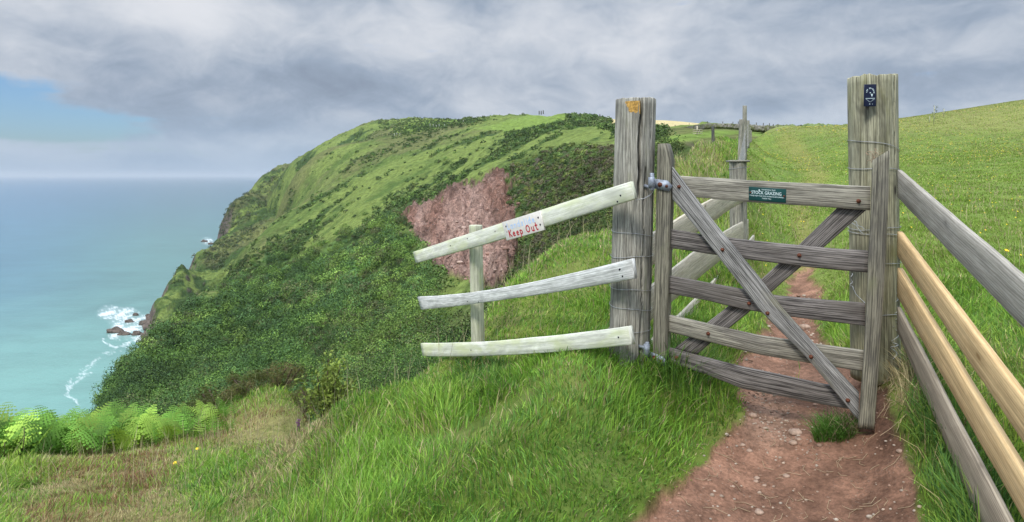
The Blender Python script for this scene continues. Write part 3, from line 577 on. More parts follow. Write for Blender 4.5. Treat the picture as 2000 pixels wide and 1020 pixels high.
# ------------------------------------------------------------------ posts and rings
def dl(pa, da, pb, db): return lambda p: 1/(1/da+(p-pa)/(pb-pa)*(1/db-1/da))
def post(name, L0, R0, y0, L1, R1, y1, d, mat, parent=None, cracks=(), notch=None, m=150, n=46, rough=.02, seed=1., origin=None, jag=.006):
    """round post; cracks: (sin of angle, y top, y bottom, half width rad, depth fraction)"""
    rings = []; th = np.arange(m)*2*math.pi/m-math.pi/2
    fac = fbm(np.cos(th)*6+seed, np.sin(th)*6+seed*2, o=4, s=int(seed*10))-.5
    for k in range(n):
        t = k/(n-1); py = y0+(y1-y0)*t; c = P((L0+R0)/2+((L1+R1)-(L0+R0))/2*t, py, d); r = ((R0-L0)+(R1-L1-R0+L0)*t)/2/F*d
        rad = 1+rough*1.2*fac+rough*1.6*(fbm(np.cos(th)*3+seed, np.sin(th)*3, np.full(m, t*2.5), 3, s=5)-.5)
        for (sn, ya, yb, hw, dep) in cracks:
            if ya <= py <= yb:
                f = min(1, (py-ya+6)/20, (yb-py+2)/25); a0 = math.asin(sn)-math.pi/2+.03*math.sin(py*.05+seed)+.02*math.sin(py*.17)
                dd = np.abs((th-a0+math.pi) % (2*math.pi)-math.pi); rad = rad*(1-dep*max(f, 0)*np.clip(1-dd/hw, 0, 1)**.6)
        q = np.stack([c[0]+np.cos(th)*r*rad, c[1]+np.sin(th)*r*rad, np.full(m, c[2])], -1)
        if k == 0:
            q[:, 2] += (fbm(np.cos(th)*5+seed, np.sin(th)*5, o=3, s=9)-.5)*jag*2
            if notch: q[:, 2] -= notch[1]*np.exp(-((np.sin((th+math.pi/2))-notch[0])/.12)**2)
        rings.append(q)
    # top edge rounded inwards
    q0 = rings[0].copy(); cc = q0.mean(0); q0 = cc+(q0-cc)*.95; q0[:, 2] += .004; rings.insert(0, q0)
    q0 = cc+(rings[1]-cc)*.55; q0[:, 2] += .004; rings.insert(0, q0)
    return loft(name, rings, mat, parent, seed=seed, origin=origin, smooth=True)
def ring(cx, cy, py, d, r, tilt=0., n=40, ph=0.):
    th = np.linspace(0, 2*math.pi, n)+ph; z = (HZ-py)/F*(d-r)
    return np.stack([cx+np.cos(th)*r, cy+np.sin(th)*r, z+tilt*np.cos(th)+.004*np.sin(th*3)], -1)
def bolt(px, py, d, parent, r=.0085, mat=None, N=(-.40, -.91, 0)):
    c = P(px, py, d); N = np.array(N)/np.linalg.norm(N); u = np.cross(N, [0, 0, 1.]); u /= np.linalg.norm(u); v = np.cross(N, u); rings = []
    for h, k, m6 in ((-.01, 1.55, 0), (.002, 1.55, 0), (.0025, 1.35, 0), (.0025, 1., 1), (.007, 1., 1), (.010, .75, 1), (.0105, .45, 0), (.016, .45, 0)):
        th = np.arange(18)*2*math.pi/18+.2; rr = r*k*(1/np.maximum(np.cos((th % (math.pi/3))-math.pi/6), .1)*.93 if m6 else 1)
        rings.append(c+N*h+np.outer(np.cos(th)*rr, u)+np.outer(np.sin(th)*rr, v))
    return loft('bolt', rings, mat or M['rust'], parent)
def nail(px, py, d, parent, r=.0045, mat=None):
    c = P(px, py, d); th = np.arange(10)*2*math.pi/10
    rings = [np.stack([c[0]+np.cos(th)*r*k, np.full(10, c[1]-h), c[2]+np.sin(th)*r*k], -1) for h, k in ((-.012, .5), (-.004, 1), (.001, 1), (.003, .6))]
    return loft('nail', rings, mat or M['nail'], parent)

# hanging gate post and its wires
lp = P(1229, 690, 3.36); LPT = thing('gate_post', lp, 'thick split grey hanging post with orange paint mark near its top', 'gate post')
post('shaft', 1203, 1281, 196, 1189, 1267, 720, 3.36, M['post'], LPT, cracks=[(.06, 150, 392, .085, .45), (.36, 330, 760, .05, .25), (-.25, 420, 760, .03, .1), (.62, 190, 300, .03, .1), (-.5, 195, 520, .025, .08)], seed=3.2)
for k, (py, tl) in enumerate(((458, -.012), (503, .006), (568, -.004), (606, -.010), (652, .012))):
    t = (py-196)/524; c = P((1242)*(1-t)+1228*t, py, 3.36)
    tube('wire', ring(c[0], c[1], py, 3.36, .1135, tl, ph=k), .0014, M['wire'], LPT, 6)
arc = [P(1241, 391, 3.2)+[0, 0, 0], P(1258, 388, 3.18), P(1270, 381, 3.2), P(1277, 373, 3.26), P(1279, 366, 3.32)]
tube('wire', np.array(arc), .0019, M['wire'], LPT, 6)
# orange waymark: a curved patch lying on the post
pc = P(1242, 200, 3.36); rr = 39/F*3.36*1.012; V = []; nu, nvv = 12, 10
for i in range(nu):
    for j in range(nvv):
        s_ = (1216+ (1242-1216)*i/(nu-1)-1242)/39.; a_ = math.asin(max(-1, min(1, s_)))-math.pi/2; edge = 6*math.sin(i*1.9)*(j/(nvv-1)); py = 197+(20+4*(i/(nu-1))+edge*.3)*j/(nvv-1)
        V.append([pc[0]+math.cos(a_)*rr, pc[1]+math.sin(a_)*rr, (HZ-py)/F*(3.36-.11)])
V = np.array(V); V2 = V+np.array([0, .004, 0]); q = []
for i in range(nu-1):
    for j in range(nvv-1): a = i*nvv+j; q.append([a, a+1, a+nvv+1, a+nvv])
q = np.array(q); mk('paint_mark', np.vstack([V, V2]), [q, q[:, ::-1]+nu*nvv], M['orange'], LPT)

# latch post
rp = P(1709, 700, 3.14); RPT = thing('gate_post', rp, 'thickest weathered latch post wound with wire and carrying the navy plaque', 'gate post')
post('shaft', 1661, 1747, 152, 1667, 1752, 740, 3.14, M['post_olive'], RPT, cracks=[(.42, 150, 330, .035, .28), (.80, 200, 700, .05, .16), (-.38, 150, 180, .07, .18), (.6, 330, 760, .03, .1), (-.7, 260, 700, .02, .06)], notch=(-.36, .012), seed=5.7, rough=.03, jag=.012)
for k, (py, tl) in enumerate(((283, -.028), (330, -.004), (447, .01), (459, -.004), (517, .006), (617, .008))):
    t = (py-152)/588; c = P(1704*(1-t)+1709.5*t, py, 3.14); tube('wire', ring(c[0], c[1], py, 3.14, .1175, tl, ph=k+.5), .0015, M['wire'], RPT, 6)
def squiggle(p0, p1, amp, turns, n=60, ph=0):
    p0, p1 = np.array(p0), np.array(p1); t = np.linspace(0, 1, n)
    o = np.stack([np.sin(t*turns*6.28+ph)*amp, np.cos(t*turns*6.28+ph)*amp*.6, np.sin(t*turns*3.1+1)*amp*.6], -1)*(.4+fbm(t*5+ph, t*0, o=2, s=4))[:, None]
    return p0+(p1-p0)*t[:, None]+o
for k, (a_, b_, am, tn) in enumerate((((1744, 288, 3.06), (1743, 345, 3.06), .010, 4), ((1747, 340, 3.05), (1745, 470, 3.05), .007, 3), ((1745, 470, 3.05), (1749, 560, 3.05), .009, 3), ((1748, 555, 3.05), (1753, 640, 3.03), .010, 5), ((1750, 640, 3.03), (1745, 700, 3.0), .018, 3),
        ((1664, 430, 3.02), (1690, 448, 2.9), .005, 2), ((1664, 436, 3.02), (1686, 455, 2.9), .004, 1), ((1663, 535, 3.04), (1662, 560, 3.02), .005, 2), ((1662, 560, 3.02), (1688, 592, 2.9), .006, 1))):
    tube('wire', squiggle(P(*a_), P(*b_), am, tn, ph=k), .0014, M['wire'], RPT, 6)

# ------------------------------------------------------------------ the gate
gd = dl(1297, 3.24, 1710, 2.78)
GT = thing('field_gate', P(1500, 780, 2.99), 'weathered grey five-barred timber gate with crossed diagonal braces, standing across the red path', 'gate')
def gb(name, S, off, th, mat, **k): return board(name, [(a, b, c, d_, gd(a)+off, gd(c)+off) for a, b, c, d_ in S], th, mat, GT, **k)
hs = [(1284, 281, 1303, 280), (1283, 297, 1311, 309), (1280, 450, 1308, 450), (1274, 700, 1302, 706)]
gb('hinge_stile', [hs[0], hs[1], hs[2], hs[3]], 0, .078, M['stile'], n=40, seed=11.3)
gb('slam_stile', [(1704, 313, 1739, 292), (1697, 500, 1730, 500), (1676, 836, 1708, 841)], -.035, .045, M['stile'], n=40, seed=4.1)
def rail(S, mat, seed, th=.024): gb('rail', [(a, b, a, c) for a, b, c in S], .032, th, mat, n=40, wob=.002, seed=seed)
rail([(1318, 343, 381), (1380, 346, 388), (1450, 351, 394.5), (1700, 363.5, 411)], M['rail_light'], 7.7, .035)
rail([(1306, 448, 484), (1450, 468, 506), (1698, 490.5, 533)], M['rail_dark'], 2.9)
rail([(1304, 539, 573), (1380, 553, 587), (1453, 566, 605), (1520, 578, 615), (1690, 594, 638)], M['rail_dark'], 9.4)
rail([(1302, 615, 648), (1480, 656, 693), (1604, 674, 714), (1688, 685, 727)], M['rail_light'], 5.5)
rail([(1302, 679, 707), (1380, 700, 732), (1450, 718, 760), (1604, 751, 790), (1672, 762, 802)], M['rail_dark'], 8.8)
# front brace: edges measured along its two sides
gb('brace', [(1313, 326, 1313, 390), (1398, 440, 1356, 440), (1480, 541, 1440, 549), (1525, 600, 1482, 604), (1604, 690, 1575, 699), (1678, 769, 1677, 823)], -.002, .03, M['brace'], n=60, seed=6.2)
gb('brace', [(1635, 406, 1692, 411), (1560, 479, 1610, 483), (1488, 545, 1530, 550), (1421, 600, 1464, 609), (1317, 681, 1359, 694)], .058, .024, M['rail_dark'], n=50, seed=1.2)
for px, py, of in ((1326, 365, -.002), (1411, 488, -.002), (1499, 612, -.002), (1584, 697, -.002), (1656, 782, -.002), (1677, 393, .03), (1561, 499, .03), (1463, 593, .03), (1383, 652, .03), (1321, 699, .03)):
    bolt(px, py, gd(px)+of, GT, .0062)
def hinge(pts, kn, pin, hook, dd, bl):
    H = []; d0 = dd
    A = np.array([P(a, b, gd(a)-.003) for a, b in pts]); N = np.array([-.48, -.88, 0])*.005
    n = len(A); V = np.vstack([A+N, A]); idx = list(range(n)); sides = np.array([[i, i+n, (i+1) % n+n, (i+1) % n] for i in range(n)])
    o = mk('hinge', V, [idx, [i+n for i in reversed(idx)], sides], M['galv'], GT)
    (x0, y0, x1, y1) = kn; c0 = P((x0+x1)/2, y0, dd); c1 = P((x0+x1)/2, y1, dd); r = (x1-x0)/2/F*dd
    def cyl(nm, a, b, r, par):
        a, b = np.array(a), np.array(b); t = b-a; t /= np.linalg.norm(t); u = np.cross(t, [.3, .9, .2]); u /= np.linalg.norm(u); v = np.cross(t, u); th = np.arange(20)*2*math.pi/20
        return loft(nm, [c+np.outer(np.cos(th)*r*k, u)+np.outer(np.sin(th)*r*k, v) for c, k in ((a, .8), (a+t*.002, 1), (b-t*.002, 1), (b, .8))], M['galv'], par, smooth=False)
    cyl('knuckle', c0, c1, r, o); cyl('pin', P((x0+x1)/2+1, pin[0], dd), P((x0+x1)/2+1, pin[1], dd), r*.62, o)
    cyl('hook', P(hook[0], hook[1], dd+.05), P(hook[2], hook[3], dd-.004), .0085, o)
    for b in bl: bolt(b[0], b[1], gd(b[0])-.008, o, b[2])
hinge([(1277, 349), (1304, 353), (1314, 363), (1307, 374), (1277, 368)], (1266, 346, 1279, 365), (338, 372), (1259, 363, 1276, 367), 3.215, ((1289, 361, .008), (1302, 364, .0052)))
hinge([(1268, 686), (1296, 697), (1303, 707), (1297, 715), (1268, 705)], (1257, 672, 1269, 693), (668, 696), (1247, 676, 1262, 680), 3.22, ((1278, 699, .008), (1291, 705, .0052)))
# wool caught on the slam stile
tw = thing('wool_tuft', P(1707, 300, 2.80), 'small pale brown tuft of animal hair caught on the gate top by latch post', 'tuft')
wool = simple('brown_hair', G(.36, .26, .17), .9)
for k in range(26):
    a0 = P(1702+rng.uniform(0, 11), 296+rng.uniform(0, 18), 2.78+rng.uniform(0, .03)); w1 = a0+rng.normal(0, .012, 3); w2 = w1+rng.normal(0, .010, 3)
    pts_ = [a0, (a0+w1)/2+rng.normal(0, .003, 3), w1, w2]
    if k == 0: allp = []
    allp.append(pts_)
def multi_tube(name, chains, r, mat, parent, m=4):
    V = []; Q = []; b = 0
    for ch in chains:
        ch = np.asarray(ch, float); n = len(ch); T = np.gradient(ch, axis=0)
        for k in range(n):
            t = T[k]/(np.linalg.norm(T[k])+1e-9); a = np.cross(t, [.13, .31, .94]); a /= np.linalg.norm(a)+1e-9; bb = np.cross(t, a); rr_ = r if np.isscalar(r) else r[k]
            for q in range(m): V.append(ch[k]+rr_*(math.cos(q*6.2832/m)*a+math.sin(q*6.2832/m)*bb))
        for k in range(n-1):
            for q in range(m): Q.append([b+k*m+q, b+(k+1)*m+q, b+(k+1)*m+(q+1) % m, b+k*m+(q+1) % m])
        b += n*m
    return mk(name, np.array(V), np.array(Q), mat, parent, smooth=True)
multi_tube('hair', allp, .0011, wool, tw)

# ------------------------------------------------------------------ signs
def text_mesh(s, name, parent, O, ex, ey, u0, u1, vb, cap, mat, nrm, fat=.0, th=.0006):
    """O,ex,ey: plane of the sign (ey points down); text from u0 to u1 on baseline vb, capital height cap (fractions)"""
    cu = bpy.data.curves.new('t', 'FONT'); cu.body = s; cu.size = 1; cu.offset = fat; cu.resolution_u = 4
    o = bpy.data.objects.new('t', cu); COL.objects.link(o); dg = bpy.context.evaluated_depsgraph_get(); me = bpy.data.meshes.new_from_object(o.evaluated_get(dg))
    v = np.empty(len(me.vertices)*3); me.vertices.foreach_get('co', v); v = v.reshape(-1, 3); fs = [list(p.vertices) for p in me.polygons]
    bpy.data.objects.remove(o); bpy.data.curves.remove(cu); bpy.data.meshes.remove(me)
    capu = .69; x0, x1 = v[:, 0].min(), v[:, 0].max(); U = u0+(v[:, 0]-x0)/(x1-x0)*(u1-u0); Vv = vb-v[:, 1]/capu*cap
    Wp = O+U[:, None]*ex+Vv[:, None]*ey+nrm*th
    return mk(name, Wp, fs, mat, parent)
def plate(name, c4, th, mat, parent=None):
    """c4 corners TL,TR,BR,BL of the front; th behind"""
    A = np.array(c4); ex, ey = A[1]-A[0], A[3]-A[0]; N = np.cross(ex, ey); N /= np.linalg.norm(N)
    if N@A[0] > 0: N = -N                                           # N points to the viewer side of the sign
    c = .0015; ux, uy = ex/np.linalg.norm(ex), ey/np.linalg.norm(ey)
    inn = [A[0]+ux*c+uy*c, A[1]-ux*c+uy*c, A[2]-ux*c-uy*c, A[3]+ux*c-uy*c]; V = np.array([p+N*.0008 for p in inn]+list(A)+[p-N*th for p in A])
    q = np.array([[0, 1, 2, 3], [11, 10, 9, 8]]+[[i+4, (i+1) % 4+4, (i+1) % 4, i] for i in range(4)]+[[i+8, (i+1) % 4+8, (i+1) % 4+4, i+4] for i in range(4)])
    return mk(name, V, q, mat, parent), A[0]+N*.0008, ex, ey, N
def sign_thing(name, c4, *a): return thing(name, np.mean(c4, axis=0), *a)
c4 = [P(x, y, gd(x)+.029) for x, y in ((1462.4, 364.5), (1535.6, 369.5), (1535, 396.3), (1462.4, 391))]
S1 = sign_thing('grazing_sign', c4, 'small dark green sign reading STOCK GRAZING in white on the top rail of the gate', 'sign')
pl, O, ex, ey, N = plate('panel', c4, .003, M['plaque_green'], S1)
text_mesh('THE NATIONAL TRUST', 'lettering', S1, O, ex, ey, .345, .72, .20, .085, M['letter_white'], N, .012)
text_mesh('STOCK GRAZING', 'lettering', S1, O, ex, ey, .075, .875, .50, .225, M['letter_white'], N, .008)
text_mesh('PLEASE KEEP YOUR DOG UNDER CLOSE CONTROL', 'lettering', S1, O, ex, ey, .03, .955, .675, .085, M['letter_white'], N, .012)
text_mesh('THANK YOU', 'lettering', S1, O, ex, ey, .355, .60, .84, .085, M['letter_white'], N, .012)
# oak-leaf emblem
lf = []; 
for (u, v, a, l_) in ((.285, .20, -.5, .085), (.285, .20, .25, .10), (.285, .20, 1.0, .085), (.285, .20, -1.3, .06), (.285, .20, 1.7, .05)):
    for side in (-1, 1):
        pass
    t = np.linspace(0, 1, 7); wv_ = .022*np.sin(t*3.14)*(1+.35*np.cos(t*19)); du, dv = math.sin(a), -math.cos(a)*1.5
    cx_, cy_ = u+du*l_*t*.35, v+.02+dv*l_*t*.9+.04
    L_ = [(cx_[i]-dv*wv_[i]*.4, cy_[i]+du*wv_[i]*1.4) for i in range(7)]; R_ = [(cx_[i]+dv*wv_[i]*.4, cy_[i]-du*wv_[i]*1.4) for i in range(7)]
    lf.append((L_, R_))
V = []; q = []
for L_, R_ in lf:
    b = len(V)
    for i in range(7): V.append(O+L_[i][0]*ex+L_[i][1]*ey+N*.0006); V.append(O+R_[i][0]*ex+R_[i][1]*ey+N*.0006)
    for i in range(6): q.append([b+2*i, b+2*i+1, b+2*i+3, b+2*i+2])
mk('emblem', np.array(V), np.array(q), M['letter_white'], S1)
for u, v in ((.045, .42), (.945, .52)):
    p = O+u*ex+v*ey; bolt(p[0]/p[1]*F+1000, HZ-p[2]/p[1]*F, p[1]-.001, S1, .0028)

bd = dl(812, 5.2, 1236, 3.06)
c4 = [P(x, y, bd(x)-.012) for x, y in ((980, 434.5), (1054, 412), (1063.5, 449), (989.5, 470))]
S2 = sign_thing('warning_sign', c4, 'hand-painted white board reading Landslide Keep Out, nailed to the top board of the short fence', 'sign')
pl, O, ex, ey, N = plate('panel', c4, .010, M['board_white'], S2)
def stroke_text(glyphs, u0, u1, vb, cap, w, mat):
    """hand-painted letters: each glyph is a list of strokes in a unit box"""
    n = len(glyphs); ch = []; tot = sum(g[0] for g in glyphs); uu = u0; V = []; q = []
    lx, ly = np.linalg.norm(ex), np.linalg.norm(ey); asp = ly/lx
    for adv, strokes in glyphs:
        gw = adv/tot*(u1-u0)
        for st in strokes:
            st = np.array(st, float); k = 12 if len(st) > 2 else 3
            s_ = np.concatenate([[0], np.cumsum(np.linalg.norm(np.diff(st, axis=0), axis=1))]); tq = np.linspace(0, s_[-1], max(k, 3)); pt = np.stack([np.interp(tq, s_, st[:, 0]), np.interp(tq, s_, st[:, 1])], -1)
            pt = np.stack([uu+pt[:, 0]*gw*.78, vb-pt[:, 1]*cap], -1)*[lx, ly]; T = np.gradient(pt, axis=0); T /= np.linalg.norm(T, axis=1)[:, None]+1e-9; nn = np.stack([-T[:, 1], T[:, 0]], -1)*w/2; b = len(V)
            pt[0] -= T[0]*w*.4; pt[-1] += T[-1]*w*.4
            for i in range(len(pt)):
                for s in (-1, 1): z2 = pt[i]+nn[i]*s; V.append(O+z2[0]/lx*ex+z2[1]/ly*ey+N*(.0006+.00003*(len(V) % 17)))
            for i in range(len(pt)-1): q.append([b+2*i, b+2*i+1, b+2*i+3, b+2*i+2])
        uu += gw
    return mk('lettering', np.array(V), np.array(q), mat, S2)
def circ(cx, cy, rx, ry, a=0, b=360, n=14): return [(cx+rx*math.cos(R(t)), cy+ry*math.sin(R(t))) for t in np.linspace(a, b, n)]
gL = (1.0, [[(.15, 1), (.12, 0), (.75, .04)]]); ga_ = (1., [circ(.4, .3, .32, .3), [(.74, .6), (.76, .0)]]); gn = (1., [[(.1, .6), (.12, 0)], [(.12, .4), (.4, .6), (.68, .5), (.72, 0)]])
gdd = (1., [circ(.4, .3, .32, .3), [(.74, 1.0), (.74, .0)]]); gs_ = (.9, [[(.7, .55), (.4, .62), (.15, .48), (.4, .32), (.7, .18), (.45, 0), (.1, .08)]]); gl = (.55, [[(.4, 1), (.42, 0)]]); gi = (.55, [[(.4, .6), (.42, 0)], [(.4, .84), (.42, .9)]])
ge = (1., [[(.1, .3), (.75, .34), (.65, .55), (.4, .62), (.15, .45), (.1, .25), (.3, .02), (.75, .06)]])
stroke_text([gL, ga_, gn, gdd, gs_, gl, gi, gdd, ge], .11, .86, .46, .30, .0070, M['letter_faint'])
gK = (1.1, [[(.15, 1), (.12, 0)], [(.8, 1), (.15, .45)], [(.25, .5), (.85, .0)]]); gp = (1.05, [[(.12, .62), (.14, -.38)], circ(.42, .32, .32, .3)]); gsp = (.7, [])
gO = (1.35, [circ(.45, .52, .42, .5)]); gu = (1., [[(.1, .62), (.12, .15), (.4, .0), (.7, .15)], [(.74, .62), (.76, 0)]]); gt = (.9, [[(.4, 1.05), (.42, .1), (.6, 0), (.85, .1)], [(.1, .68), (.85, .7)]])
stroke_text([gK, ge, ge, gp], .11, .5045, .87, .34, .0088, M['letter_red']); stroke_text([gO, gu, gt], .571, .88, .87, .34, .0088, M['letter_red'])
for u, v in ((.09, .28), (.075, .57), (.93, .30), (.93, .66)):
    p = O+u*ex+v*ey; nail(p[0]/p[1]*F+1000, HZ-p[2]/p[1]*F, p[1]-.001, S2, .0062 if u != .075 else .0035)

c4 = [P(x, y, 3.012) for x, y in ((1688, 165), (1711.5, 164.5), (1711, 208), (1687.5, 208))]
S3 = sign_thing('waymark_plaque', c4, 'small navy blue plaque with pale acorn waymark near the top of the latch post', 'plaque')
pl, O, ex, ey, N = plate('panel', c4, .004, M['plaque_navy'], S3)
V = []; q = []
def add_quad(pts):
    b = len(V)
    for u, v in pts: V.append(O+u*ex+v*ey+N*.0006)
    q.append([b, b+1, b+2, b+3])
for k in range(11):                                                   # the arched legend, worn to dashes
    a = R(-88+k*18.5); 
    if k in (3,): continue
    ro, ri = (.36, .25) if k % 3 else (.34, .27); w_ = .075
    add_quad([(.5+math.sin(a-w_)*ri, .37-math.cos(a-w_)*ri*.62), (.5+math.sin(a+w_)*ri, .37-math.cos(a+w_)*ri*.62), (.5+math.sin(a+w_)*ro, .37-math.cos(a+w_)*ro*.62), (.5+math.sin(a-w_)*ro, .37-math.cos(a-w_)*ro*.62)])
mk('lettering', np.array(V), np.array(q), M['letter_white'], S3); V = []; q = []
add_quad([(.12, .635), (.88, .63), (.88, .65), (.12, .655)]); mk('rule_line', np.array(V), np.array(q), M['letter_white'], S3); V = []; q = []
for (u, v, r) in ((.46, .90, .05), (.68, .905, .03), (.7, .68, .02)):
    add_quad([(u-r, v), (u, v-r*.5), (u+r, v), (u, v+r*.5)]); mk('dot', np.array(V), np.array(q), M['letter_white'], S3); V = []; q = []
V = []; q = []
add_quad([(.56, .44), (.70, .44), (.72, .48), (.54, .48)]); add_quad([(.57, .485), (.70, .485), (.67, .545), (.60, .545)]); add_quad([(.60, .545), (.67, .545), (.64, .56), (.63, .56)])
add_quad([(.46, .36), (.56, .37), (.50, .42), (.45, .40)]); add_quad([(.12, .66), (.15, .66), (.48, .81), (.45, .81)]); add_quad([(.88, .66), (.85, .66), (.50, .81), (.53, .81)])
mk('emblem', np.array(V), np.array(q), M['letter_white'], S3)

# ------------------------------------------------------------------ short white fence
WF = thing('board_fence', P(935, 735, 4.62), 'short fence of three pale boards on one round stake, sagging away from the hanging post', 'fence')
def wb(S, mat, seed, th=.022, dd=bd, par=None, off=0., **k): return board('board', [(a, b, c, d_, dd(a)+off, dd(c)+off) for a, b, c, d_ in S], th, mat, par or WF, n=40, seed=seed, **k)
wb([(1231, 354, 1239, 389), (1055, 411, 1062, 443), (806, 492, 812, 514)], M['white'], 3.3)
wb([(1233, 505, 1238, 545), (1025, 553.5, 1025, 580), (815, 580, 822, 605)], M['white2'], 6.6, .026)
wb([(1226, 637, 1233, 674), (1041, 660, 1041, 691), (821, 671, 825, 695.5)], M['white'], 9.1, .032)
post('stake', 916, 942, 441, 922, 948, 745, 4.61, M['pole'], WF, seed=8.1, m=60, rough=.012, jag=.001, cracks=[(.1, 600, 760, .05, .08)])
for px, py in ((1212, 382), (1206, 394), (913, 466), (880, 480), (967, 452), (1210, 527), (1216, 540), (913, 589), (935, 590), (1208, 659), (1211, 526), (920, 684), (1115, 430)):
    nail(px, py, bd(px)-.001, WF, .0045)

# ------------------------------------------------------------------ board fence behind the gate
BF = thing('board_fence', P(1442, 505, 6.15), 'pale tan board fence behind the gate, running to a short capped post', 'fence')
fd = dl(1250, 3.45, 1450, 6.05)
for k, S in enumerate(([(1248, 474, 1258, 533), (1320, 431, 1320, 485), (1458, 352, 1458, 391)], [(1253, 578, 1257, 640), (1320, 522, 1320, 584), (1462, 428, 1462, 467)],
        [(1262, 676, 1262, 725), (1327, 616, 1327, 660), (1474, 459, 1474, 489)])):
    board('board', [(a, b, c, d_, fd(a), fd(c)) for a, b, c, d_ in S], .022, M['tan'], BF, n=30, seed=2.2+k*3, wob=.004)
post('post', 1425, 1457, 317, 1427, 1459, 520, 6.18, M['post'], BF, seed=4.4, m=80, rough=.02)
V, q = boxpts(P(1441, 315, 6.18), (.088, 0, 0), (0, .09, 0), (0, 0, .010)); mk('post_cap', V, q, M['post'], BF, uv=np.tile([[0, 0], [.2, 0], [.2, .2], [0, .2]], (6, 1)))
tube('wire', ring(P(1441, 330, 6.18)[0], 6.18, 328, 6.18, .0845, .01), .002, M['wire'], BF, 6)

# ------------------------------------------------------------------ right-hand fence
RF = thing('board_fence', P(1760, 690, 3.0), 'four-board fence with two fresh yellow boards, coming forward along the right of the path', 'fence')
rd = dl(1752, 3.0, 2000, 1.64)
def rb(a, b, c, d_, mat, th, seed, mid=None):
    S = [(1752, a, 1752, b), (2150, c, 2150, d_)]
    if mid: S.insert(1, (mid[0], mid[1], mid[0], mid[2]))
    board('board', [(p, t, p2, u, rd(p), rd(p2)) for p, t, p2, u in S], th, mat, RF, n=60, seed=seed, wob=.0022)
rb(332, 386, 679, 803, M['greyb'], .022, 3.9); rb(452, 500, 986, 1093, M['yellow'], .026, 5.1); rb(523, 580, 1183, 1285, M['yellow'], .026, 7.2); rb(599, 650, 1370, 1570, M['greybrown'], .018, 9.9)
# one side support out on the right where the boards are nailed
post('post', 2128, 2260, 400, 2140, 2270, 1500, 1.36, M['post_olive'], RF, seed=2.4, m=60)

# ------------------------------------------------------------------ stock fence going away
SF = thing('wire_fence', P(1450, 300, 12), 'line of grey stock-fence posts and wire leading away along the bank beyond the capped post', 'fence')
fp = []
for k, (l, r, yt, yb, dd) in enumerate(((1450.5, 1458.5, 207, 318, 13), (1444, 1453, 234, 330, 10.5), (1457, 1464, 236, 290, 19), (1461, 1466, 249, 280, 26), (1465.5, 1468.5, 255, 278, 36))):
    post('post', l, r, yt, l+(-4 if k == 1 else 0), r+(-4 if k == 1 else 0), yb, dd, M['post'], SF, seed=3+k*1.7, m=24, n=10)
    fp.append((((l+r)/2, yt, yb, dd)))
for f in np.linspace(.12, .85, 8):
    pts_ = [P(1441, 313+f*120, 6.2)]+[P(p[0]+1.5, p[1]*(1-f)+p[2]*f if k_ else (245*(1-f)+p[2]*f), p[3]) for k_, p in sorted(enumerate(fp), key=lambda t: t[1][3]) if k_ != 1]
    A = np.array(pts_); tube('wire', np.array([A[0]+(A[1]-A[0])*t for t in np.linspace(0, 1, 8)]+list(A[2:])), .0022, M['wire'], SF, 5)
bp = thing('weathered_post', P(1392, 284, 24), 'dark leaning post alone on the grassy bank left of the wire fence', 'post')
post('shaft', 1389.5, 1395, 246, 1390, 1396, 286, 24, M['darkpost'], bp, seed=1.9, m=30, n=10, rough=.04)
rf = thing('rail_fence', P(1361, 263, 108), 'small pale rail fence far off on the green ledge above the ravine', 'fence')
for k, (x0, x1, y0, y1) in enumerate(((1360.5, 1363, 246, 263), (1365.5, 1367, 253, 262), (1361, 1362, 250, 262))[:2]):
    V, q = boxpts(P((x0+x1)/2, (y0+y1)/2, 104), ((x1-x0)/2/F*104, 0, 0), (0, .06, 0), (0, 0, (y1-y0)/2/F*104)); mk('post', V, q, M['tan'], rf, uv=np.random.rand(24, 2))
for y0 in (253.7, 257.3, 261): 
    V, q = boxpts(P(1362.5, y0, 103.85), (9.5/F*104, 0, .05), (0, .03, 0), (0, 0, .6/F*104)); mk('rail', V, q, M['tan'], rf, uv=np.random.rand(24, 2))

# ------------------------------------------------------------------ far wall with stakes
wp = [(1284, 252, 152), (1290, 252, 150), (1330, 252, 140), (1352, 246, 132), (1375, 243, 125), (1400, 242, 122), (1440, 243, 120), (1490, 246, 118), (1525, 249, 117), (1548, 252, 116)]
wpx = np.linspace(1284, 1548, 300); wy = np.interp(wpx, [a[0] for a in wp], [a[1] for a in wp]); wd_ = np.interp(wpx, [a[0] for a in wp], [a[2] for a in wp])
rings = []
for k in range(300):
    top = wy[k]-1.2+2.2*(fbm(np.array([wpx[k]*.16]), np.array([0.]), o=4, s=12)[0]-.5)*2; bot = wy[k]+10+2*math.sin(wpx[k]*.03); dd = wd_[k]; r = []
    for i, (fy, off) in enumerate(((1, 0), (.8, -.2), (.6, -.15), (.4, .05), (.2, .1), (.05, .25), (0, .5), (0, 1.2), (.1, 1.7), (1, 2))):
        n_ = (vn(np.array([wpx[k]*.55]), np.array([fy*7.]), s=14)[0]-.5)*.55; y = top+(bot-top)*fy; p = P(wpx[k], y, dd); p[1] += off+n_; p[2] += n_*.15; r.append(p)
    rings.append(r)
m, t_, o_ = newmat('mossy_stone_wall'); g_ = t_.node('ShaderNodeTexCoord').outputs['Object']; vo = t_.node('ShaderNodeTexVoronoi'); t_.l.new(t_.vmul(g_, (1.5, 1.5, 2.4)), vo.inputs['Vector']); vo.inputs['Scale'].default_value = 1.3
